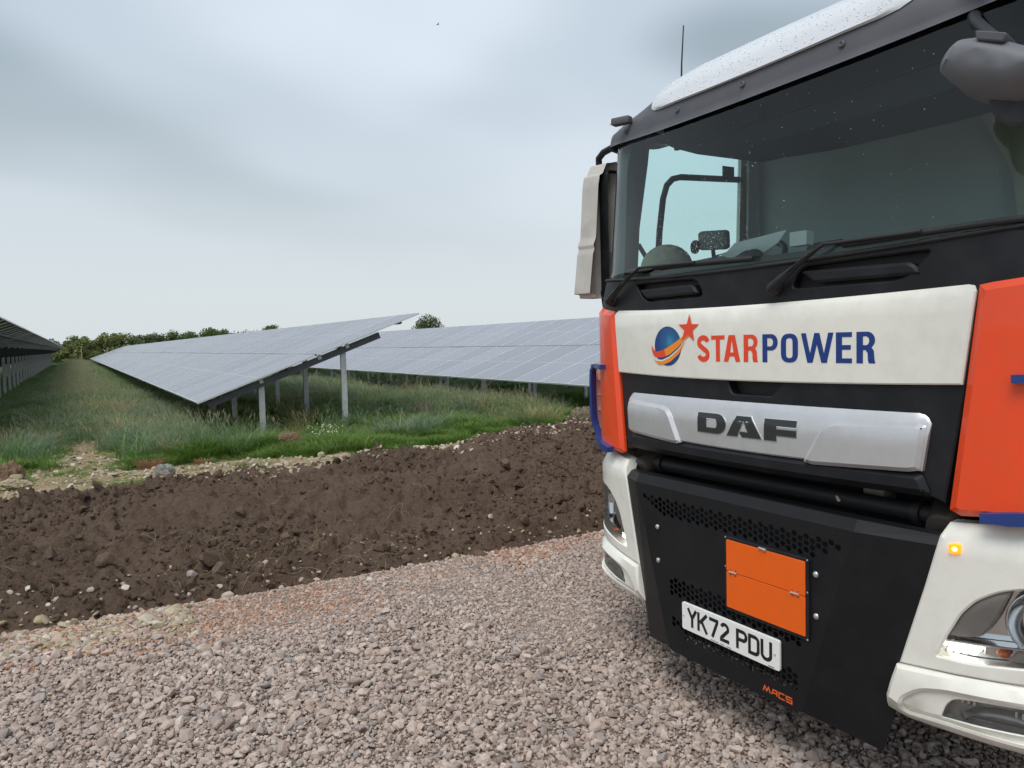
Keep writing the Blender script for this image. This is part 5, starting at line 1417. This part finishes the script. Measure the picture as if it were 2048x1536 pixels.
for u in (0.86, 0.42, 0.02, -0.42, -0.86):
    p = Vector(roof(u, 2.1, 0.0)); lathe('screw', p, (-1, 0, 0.15), [(0, 0.013), (0.005, 0.013), (0.009, 0.008), (0.006, 0.004)], M_VISOR, visor, 12)
for s in (1, -1):
    c = Vector(roof(s * 0.84, 3.2, 0.012))
    v, f = boxmesh(c + Vector((-0.03, s * 0.02, 0.005)), (0.05, 0.10, 0.036), 0.008, 2, (0, 0, s * 0.42)); ml_ = mk('roof_lamp', v, f, M_VISOR, truck, smooth=35)
    v, f = boxmesh(c + Vector((-0.052, s * 0.03, 0.005)), (0.012, 0.080, 0.026), 0.004, 2, (0, 0, s * 0.42)); mk('lens', v, f, M_PAPER, ml_, smooth=35)
tube('aerial', [(2.80, YC + 0.857, 2.88), (2.795, YC + 0.845, 3.05), (2.79, YC + 0.822, 3.232)], [0.006, 0.004, 0.003], M_RUBBER, truck, 8)

# --- cab sides, doors, rear
WIN = [(2.735, 1.90), (2.76, 2.25), (2.805, 2.51), (2.852, 2.70), (2.895, 2.742), (3.55, 2.765), (3.605, 2.74), (3.575, 2.10), (3.55, 1.90)]
xe = Pn(1.2499)
for s in (1, -1):
    def side(x, z, off, s=s): return (x, YC + s * (1.246 + off), z)
    upper = [(xe - 0.01, 1.87), (xe + 0.05, 2.60), (xe + 0.07, 2.66), (4.55, 2.66), (4.55, 1.87)]
    upper = [(xe - 0.02, 1.87), (xe + 0.02, 2.70), (xe + 0.10, 2.775), (xe + 0.3, 2.80), (4.55, 2.81), (4.55, 1.87)]
    us_ = panel('cab_side', upper, side, M_WHITE, truck, off=0.0, thick=0.03, bevel=0.004, step=0.3, holes=[rounded(WIN, 0.03)], flip=(s > 0))
    panel('side_window', rounded(WIN, 0.03), side, M_SIDEGLASS, truck, off=-0.012, thick=0.004, bevel=0.001, step=0.4, flip=(s > 0))
    lower = rounded([(xe - 0.03, 1.865), (4.55, 1.865), (4.55, 1.25), (4.30, 1.12), (xe - 0.03, 1.08)], 0.02)
    d = panel('door', lower, side, M_ORANGE, truck, off=0.004, thick=0.03, bevel=0.006, step=0.3, flip=(s > 0))
    box('door_handle', (4.2, YC + s * 1.262, 1.62), (0.20, 0.03, 0.05), M_BLACK, d, 0.01)
    panel('step_well', rounded([(xe - 0.03, 1.06), (3.05, 1.06), (3.05, 0.42), (xe - 0.03, 0.42)], 0.02), side, M_WHITE, truck, off=0.0, thick=0.05, bevel=0.006, step=0.3, flip=(s > 0))
    arch = [(3.77 + 0.70 * math.cos(R(a)), 0.52 + 0.66 * math.sin(R(a))) for a in range(0, 181, 12)]
    arch2 = [(3.77 + 0.60 * math.cos(R(a)), 0.52 + 0.56 * math.sin(R(a))) for a in range(180, -1, -12)]
    panel('wheel_arch', arch + arch2, side, M_BLACK, truck, off=0.006, thick=0.30, bevel=0.006, step=0.2, flip=(s > 0))
    # hoop rail outside the door window
    tube('door_rail', [(2.945, YC + s * 1.235, 2.02), (2.965, YC + s * 1.235, 2.25), (2.995, YC + s * 1.235, 2.44), (3.025, YC + s * 1.235, 2.52), (3.07, YC + s * 1.235, 2.560), (3.13, YC + s * 1.235, 2.575), (3.62, YC + s * 1.235, 2.598)], 0.0185, M_BLACK, truck, 10)
v, f = boxmesh((4.56, YC, 1.95), (0.04, 2.49, 1.66), 0.01); mk('cab_rear', v, f, M_WHITE, truck, smooth=30)
box('cab_floor', (3.60, YC, 1.22), (1.9, 2.44, 0.10), M_RUBBER, truck)
box('window_sticker', (3.50, YC + 1.222, 2.635), (0.095, 0.004, 0.062), M_SEAT, truck)

# --- mirrors
def side_mirror(s):
    Ym = YC + s * 1.40
    grp = None
    out = [(2.604, 2.624), (2.690, 2.632), (2.700, 2.596), (2.722, 2.515), (2.724, 2.347), (2.700, 2.25), (2.665, 2.17), (2.650, 2.134), (2.668, 2.09), (2.692, 2.05), (2.690, 1.93), (2.665, 1.90), (2.606, 1.874), (2.522, 1.876), (2.520, 1.897), (2.488, 1.900), (2.512, 2.12), (2.522, 2.150), (2.516, 2.170), (2.532, 2.213), (2.552, 2.50), (2.562, 2.557), (2.580, 2.568)]
    def ms(x, z, off):
        fade = max(0.0, (x - 2.60) / 0.13)
        return (x, Ym + s * (off - 0.05 * fade) * 1.0 + s * -0.10 * fade, z)
    # dished housing: outer face turned forwards, rounded over to the back
    def mh(x, z, off):
        t_ = (x - 2.49) / 0.24
        return (x, Ym - s * 0.10 + s * (0.16 * math.sin(min(1, max(0, t_)) * 1.9) * 0.6) - s * 0.0 + s * off * 0.4, z)
    def mface(x, z, off):      # faces forward: spread the profile sideways across the mirror's width
        t_ = (x - 2.60)
        return (x - off, Ym + s * (-t_ * 0.10), z)
    h = panel('side_mirror', rounded(out, 0.006, 3), lambda x, z, off: (2.60 + (x - 2.60) * 1.0 - off * 0.3, Ym - s * (x - 2.60) * 0.20 - s * max(0.0, x - 2.625) * 1.0 + s * off, z), M_MIRROR_BACK, truck, off=0.0, thick=0.11, bevel=0.004, step=0.0125, flip=(s > 0), smooth=30)
    V, F = panel_data(rounded([(2.690, 2.58), (2.760, 2.55), (2.790, 2.45), (2.790, 2.30), (2.745, 2.18), (2.70, 2.12), (2.745, 2.03), (2.745, 1.90), (2.69, 1.84), (2.62, 1.845), (2.62, 2.58)], 0.03), lambda x, z, off: (x, Ym - s * 0.03 + s * off, z), off=-0.02, thick=0.09, bevel=0.015, step=0.06, flip=(s > 0))
    mk('housing_back', V, F, M_BLACK, h, smooth=40)
    gl = [(2.80, Ym - s * 0.11, 2.22), (2.80, Ym + s * 0.05, 2.22), (2.80, Ym + s * 0.05, 2.50), (2.80, Ym - s * 0.11, 2.50)]
    mk('mirror_glass', gl, [[0, 1, 2, 3]], M_CHROME, h)
    tube('mirror_arm', [(2.64, YC + s * 1.20, 2.700), (2.640, YC + s * 1.32, 2.688), (2.640, Ym - s * 0.035, 2.664), (2.645, Ym - s * 0.03, 2.62), (2.665, Ym - s * 0.03, 2.50)], 0.019, M_BLACK, h, 10)
    tube('mirror_peg', [(2.68, Ym - s * 0.02, 2.585), (2.735, Ym - s * 0.02, 2.580)], 0.017, M_BLACK, h, 10)
    tube('mirror_arm', [(2.66, Ym - s * 0.03, 1.92), (2.665, Ym - s * 0.04, 1.82), (2.70, YC + s * 1.24, 1.78)], 0.020, M_BLACK, h, 10)
for s in (1, -1): side_mirror(s)
# front kerb mirror on the near corner
def fmirror():
    prof_ = [(-0.925, 2.385), (-0.945, 2.415), (-0.972, 2.432), (-1.03, 2.420), (-1.10, 2.385), (-1.165, 2.345), (-1.215, 2.35), (-1.225, 2.30), (-1.17, 2.268), (-1.10, 2.263), (-1.0, 2.300), (-0.945, 2.335), (-0.922, 2.362)]
    h = panel('front_mirror', rounded(prof_, 0.015, 3), lambda u, z, off: (2.13 - off - 0.05 * (u + 0.92), YC + u, z + off * 0.35), M_GREY, truck, off=0.03, thick=0.13, bevel=0.034, step=0.03, smooth=100)
    panel('mount_cover', rounded([(-1.025, 2.418), (-1.105, 2.385), (-1.095, 2.365), (-1.03, 2.392)], 0.006), lambda u, z, off: (2.13 - off - 0.05 * (u + 0.92), YC + u, z + 0.012 + off * 0.35), M_VISOR, h, off=0.022, thick=0.05, bevel=0.003, step=0.04)
    tube('mirror_arm', [(2.15, YC - 1.06, 2.40), (2.23, YC - 1.00, 2.455), (2.34, YC - 0.90, 2.545), (2.44, YC - 0.84, 2.60)], [0.022, 0.017, 0.017, 0.02], M_BLACK, h, 10)
    disc = arc(-1.10, 2.285, 0.09, 0, 345, 23, 0.105)
    panel('mirror_glass_back', disc, lambda u, z, off: (2.20 - off, YC + u, z), M_SEAT, h, off=0.0, thick=0.03, bevel=0.010, step=0.05)
fmirror()

# --- wipers
def wiper(pivot, elbow, b0, b1):
    q = lambda p, o: Vector(front(p[0], p[1], o))
    root_ = lathe('wiper', q(pivot, 0.0), (-1, 0, 0.1), [(0, 0.028), (0.02, 0.026), (0.032, 0.018), (0.036, 0.006)], M_RUBBER, truck, 14)
    d = Vector(elbow) - Vector(pivot); m1 = Vector(pivot) + d * 0.25
    tube('wiper_arm', [q(pivot, 0.03), q(m1, 0.035), q(Vector(pivot) + d * 0.55, 0.033), q(elbow, 0.030), q(Vector(elbow) * 0.7 + Vector(b0) * 0.3, 0.026), q(Vector(b0) * 0.65 + Vector(b1) * 0.35, 0.022), q(Vector(b0) * 0.52 + Vector(b1) * 0.48, 0.016)], [0.018, 0.016, 0.009, 0.007, 0.006, 0.007, 0.008], M_RUBBER, root_, 8)
    n = 14; pts = [q(Vector(b0) + (Vector(b1) - Vector(b0)) * (i / n) + Vector((0, -0.004)), 0.006) for i in range(n + 1)]
    tube('wiper_blade', pts, 0.011, M_RUBBER, root_, 8)
    tube('jet_pipe', [q(Vector(pivot) + d * 0.2, 0.045), q(Vector(pivot) + d * 0.6, 0.05), q(Vector(pivot) + d * 0.95, 0.034)], 0.003, M_RUBBER, root_, 6)
wiper((0.925, 1.832), (0.621, 1.972), (0.52, 1.968), (-0.09, 1.945))
wiper((-0.190, 1.818), (-0.412, 1.958), (-0.47, 1.952), (-1.02, 1.968))

# --- cab interior
def inner(u, z, off): return front(u, z, off - 0.05)
box('dashboard', (2.76, YC, 1.72), (0.48, 2.06, 0.42), M_DASH, truck, 0.04)
V, F = [], []
ud = us(-1.15, 1.15, 30)
for u in ud:
    hum = 0.05 * math.exp(-((u - 0.62) / 0.32) ** 2)
    x0 = Pn(u) + 0.03
    V += [(x0, YC + u, 1.90), (x0 + 0.10, YC + u, 1.955), (2.62, YC + u, 1.985 + hum * 0.4), (2.80, YC + u, 1.99 + hum), (2.98, YC + u, 1.94 + hum)]
for i in range(len(ud) - 1):
    for k in range(4): F.append([5 * i + k, 5 * i + k + 1, 5 * i + 6 + k, 5 * i + 5 + k])
mk('dash_top', V, F, M_DASH, truck, smooth=60)
hdr = [(0.78, 2.70), (0.76, 2.60), (0.70, 2.568), (0.53, 2.500), (0.40, 2.494), (0.10, 2.466), (-0.17, 2.458), (-0.46, 2.450), (-0.72, 2.455), (-1.14, 2.475), (-1.14, 2.74), (0.78, 2.74)]
M_HEAD = mat('header_plastic', (0.020, 0.024, 0.024), 0.8)
panel('header_shelf', rounded(hdr, 0.015), lambda u, z, off: (2.60 - off, YC + u, z), M_HEAD, truck, off=0.0, thick=0.42, bevel=0.01, step=0.2)
box('header_slot', (2.594, YC - 0.1, 2.555), (0.02, 1.55, 0.010), M_RUBBER, truck)
box('tacho_unit', (2.57, YC + 0.16, 2.60), (0.06, 0.105, 0.105), M_RUBBER, truck, 0.012)
for s in (1, -1):
    V, F = panel_data([(2.62, 1.93), (2.71, 1.93), (2.735, 2.25), (2.80, 2.60), (2.82, 2.74), (2.70, 2.74), (2.655, 2.55)], lambda x, z, off: (x, YC + s * (1.225 + off), z), off=-0.045, thick=0.05, bevel=0.01, step=0.1, flip=(s > 0))
    mk('pillar_trim', V, F, M_TRIM, truck, smooth=40)
    V, F = panel_data([(3.60, 1.3), (3.72, 1.3), (3.72, 2.76), (3.63, 2.76)], lambda x, z, off: (x, YC + s * (1.20 + off), z), off=0.0, thick=0.02, bevel=0.005, step=0.3, flip=(s > 0)); mk('side_trim', V, F, M_TRIM, truck)
    box('door_trim', (3.2, YC + s * 1.19, 1.60), (0.95, 0.05, 0.62), M_DASH, truck, 0.02)
M_DRAPE = mat('rear_drape', (0.40, 0.44, 0.435), 0.9, var=0.05, vscale=4)
box('back_wall', (3.74, YC, 2.05), (0.03, 2.40, 1.45), M_DRAPE, truck)
cur = [(-0.03, 2.78), (-0.12, 2.68), (-0.18, 2.60), (-0.25, 2.45), (-0.31, 2.30), (-0.34, 2.10), (-0.35, 1.5), (-1.16, 1.5), (-1.16, 2.78)]
panel('curtain', cur, lambda u, z, off: (3.69 - off + 0.010 * math.sin(u * 42), YC + u, z), M_CURTAIN, truck, off=0.0, thick=0.02, bevel=0.004, step=0.04, smooth=80)
box('headliner', (3.66, YC, 2.80), (1.80, 2.38, 0.02), M_TRIM, truck)
for u in (0.62, -0.62):
    st_ = box('seat', (3.33, YC + u, 1.50), (0.48, 0.50, 0.14), M_SEAT, truck, 0.05)
    box('backrest', (3.58, YC + u, 1.76), (0.12, 0.48, 0.56), M_SEAT, st_, 0.05, rot=(0, 0.12, 0)); box('headrest', (3.63, YC + u, 2.08), (0.08, 0.26, 0.14), M_SEAT, st_, 0.04)
cw = Vector((2.97, YC + 0.60, 1.985)); axw = Vector((-0.62, 0, 0.78)).normalized(); aw = Vector((0, 1, 0)); bw = axw.cross(aw)
tube('steering_wheel', [cw + (aw * math.cos(k * 0.19635) + bw * math.sin(k * 0.19635)) * 0.215 for k in range(33)], 0.016, M_BLACK, truck, 8)
tube('steering_column', [cw, cw - axw * 0.30], 0.035, M_BLACK, truck, 10)
# driver's grab rail on the pillar
tube('grab_rail', [(2.74, YC + 1.15, 2.16), (2.80, YC + 1.14, 2.07), (2.86, YC + 1.12, 1.95)], 0.013, M_BLACK, truck, 8)
# camera monitor on the dash
mon = box('dash_monitor', (2.72, YC + 0.553, 2.108), (0.05, 0.165, 0.092), M_DASH, truck, 0.016, rot=(0.08, -0.15, 0.12))
lathe('monitor_lens', (2.69, YC + 0.645, 2.085), (-1, 0.2, 0), [(0, 0.034), (0.012, 0.033), (0.014, 0.028), (0.008, 0.024)], M_BLACK, mon, 18)
tube('monitor_stalk', [(2.73, YC + 0.57, 2.07), (2.74, YC + 0.57, 1.98)], 0.010, M_BLACK, mon, 8)

# --- things lying on the dash
def on_dash(name, label, cat, V, F, m, base, smooth=40): o = mk(name, V, F, m, None, smooth=smooth, loc=base); tag(o, label, cat); return o
v, f = ellipsoid_data((2.66, YC + 0.83, 2.00), (0.125, 0.140, 0.118), 24, 14); v = [(p[0], p[1], max(p[2], 1.985)) for p in v]
v2_, f2_ = lathe_data((2.61, YC + 0.83, 1.985), (0, 0, 1), [(0, 0.165), (0.006, 0.170), (0.012, 0.12)], 24); b = len(v); v += v2_; f += [[i + b for i in q] for q in f2_]
on_dash('cap', 'khaki cap lying on the dashboard behind the driver side wiper', 'cap', v, f, M_KHAKI, (2.66, YC + 0.83, 1.985))
v, f = [], []
pu = us(0.42, 0.12, 12)
for i, u in enumerate(pu):
    cz = 2.004 + 0.012 * math.sin(i * 0.9)
    v += [(2.57, YC + u, cz), (2.66, YC + u - 0.01, 2.035 + 0.006 * i / 12), (2.70, YC + u - 0.02, 2.075 + 0.02 * (i / 12)), (2.57, YC + u, cz - 0.003), (2.66, YC + u - 0.01, 2.032 + 0.006 * i / 12), (2.70, YC + u - 0.02, 2.072 + 0.02 * (i / 12))]
for i in range(12):
    for k in (0, 1, 3, 4): f.append([6 * i + k, 6 * i + k + 1, 6 * i + 7 + k, 6 * i + 6 + k])
on_dash('paper_folder', 'curled white paper folder lying on the dashboard', 'folder', v, f, M_PAPER, (2.62, YC + 0.27, 2.0))
v, f = boxmesh((2.62, YC - 0.045, 2.035), (0.05, 0.080, 0.058), 0.002, 1, (0, 0, 0.1)); on_dash('small_carton', 'small white carton standing on the dashboard', 'carton', v, f, M_PAPER, (2.62, YC - 0.045, 2.0))
v, f = ellipsoid_data((2.55, YC + 0.145, 1.985), (0.03, 0.045, 0.028), 14, 8); on_dash('sponge', 'small dark rounded pad on the dashboard beside the paper folder', 'pad', v, f, M_SEAT, (2.55, YC + 0.145, 1.96))
v, f = ellipsoid_data((2.62, YC - 0.985, 2.035), (0.05, 0.075, 0.055), 16, 10); on_dash('blue_pouch', 'rounded blue pouch on the dashboard at the right edge', 'pouch', v, f, mat('blue_cloth', (0.06, 0.22, 0.36), 0.8), (2.62, YC - 0.985, 1.98))
v, f = boxmesh((2.80, YC - 1.06, 2.11), (0.10, 0.14, 0.18), 0.03, 2); on_dash('orange_bag', 'orange cloth bag behind the blue pouch on the dashboard', 'bag', v, f, mat('orange_cloth', (0.72, 0.13, 0.04), 0.8), (2.80, YC - 1.06, 2.0))

# --- wheels, chassis, tank body
def wheel(x, s, w=0.30, dual=False):
    y0 = YC + s * 1.24
    prof_ = [(0, 0.30), (0.0, 0.44), (0.03, 0.505), (w - 0.03, 0.505), (w, 0.44), (w, 0.30)]
    h = lathe('wheel', (x, y0, 0.495), (0, -s, 0), prof_, M_TYRE, truck, 40)
    lathe('rim', (x, y0 - s * 0.04, 0.495), (0, -s, 0), [(0, 0.12), (0.02, 0.16), (0.06, 0.26), (-0.02, 0.295), (0.2, 0.295)], M_RIM, h, 32)
for s in (1, -1):
    wheel(3.77, s)
    for x in (7.9, 9.25): wheel(x, s, 0.58)
for s in (1, -1): box('chassis_rail', (6.9, YC + s * 0.42, 0.92), (7.6, 0.08, 0.28), M_STEEL, truck)
v, f = lathe_data((4.95, YC, 2.02), (1, 0, 0), [(0, 0.20), (0.05, 0.75), (0.18, 0.95), (5.6, 0.95), (5.75, 0.75), (5.8, 0.2)], 40)
v = [(p[0], YC + (p[1] - YC) * 1.28, p[2]) for p in v]; mk('tank_body', v, f, M_WHITE, truck, smooth=50)
for s in (1, -1):
    lathe('fuel_tank', (5.0, YC + s * 0.85, 0.72), (1, 0, 0), [(0, 0.22), (0.03, 0.30), (1.2, 0.30), (1.23, 0.22)], M_RIM, truck, 24)
    for x in (7.9, 9.25):
        arch = [(x + 0.64 * math.cos(R(a)), 0.5 + 0.62 * math.sin(R(a))) for a in range(5, 176, 10)]
        V, F = [], []
        for a in arch: V += [(a[0], YC + s * 1.25, a[1]), (a[0], YC + s * 0.62, a[1]), (a[0], YC + s * 1.25, a[1] - 0.02), (a[0], YC + s * 0.62, a[1] - 0.02)]
        for i in range(len(arch) - 1): F += [[4 * i, 4 * i + 1, 4 * i + 5, 4 * i + 4], [4 * i + 2, 4 * i + 3, 4 * i + 7, 4 * i + 6], [4 * i, 4 * i + 2, 4 * i + 6, 4 * i + 4]]
        mk('mudguard', V, F, M_BLACK, truck, smooth=40)
box('front_axle', (3.77, YC, 0.45), (0.16, 2.0, 0.14), M_STEEL, truck, 0.02)

# ================================================================== BIRD
bx, by, bz = 17.6, 37.9, 18.4
bv, bf = ellipsoid_data((bx, by, bz), (0.07, 0.02, 0.02), 10, 6)
b0 = len(bv)
bv += [(bx + 0.03, by, bz + 0.01), (bx - 0.03, by, bz + 0.01), (bx - 0.02, by + 0.12, bz + 0.05), (bx + 0.01, by + 0.12, bz + 0.05), (bx - 0.03, by + 0.22, bz + 0.03),
       (bx - 0.02, by - 0.12, bz + 0.05), (bx + 0.01, by - 0.12, bz + 0.05), (bx - 0.03, by - 0.22, bz + 0.03)]
bf += [[b0, b0 + 1, b0 + 2, b0 + 3], [b0 + 3, b0 + 2, b0 + 4], [b0, b0 + 6, b0 + 5, b0 + 1], [b0 + 6, b0 + 7, b0 + 5]]
bird = mk('bird', bv, bf, M_SEAT, None, loc=(bx, by, bz)); tag(bird, 'tiny dark bird flying high in the cloudy sky', 'bird')
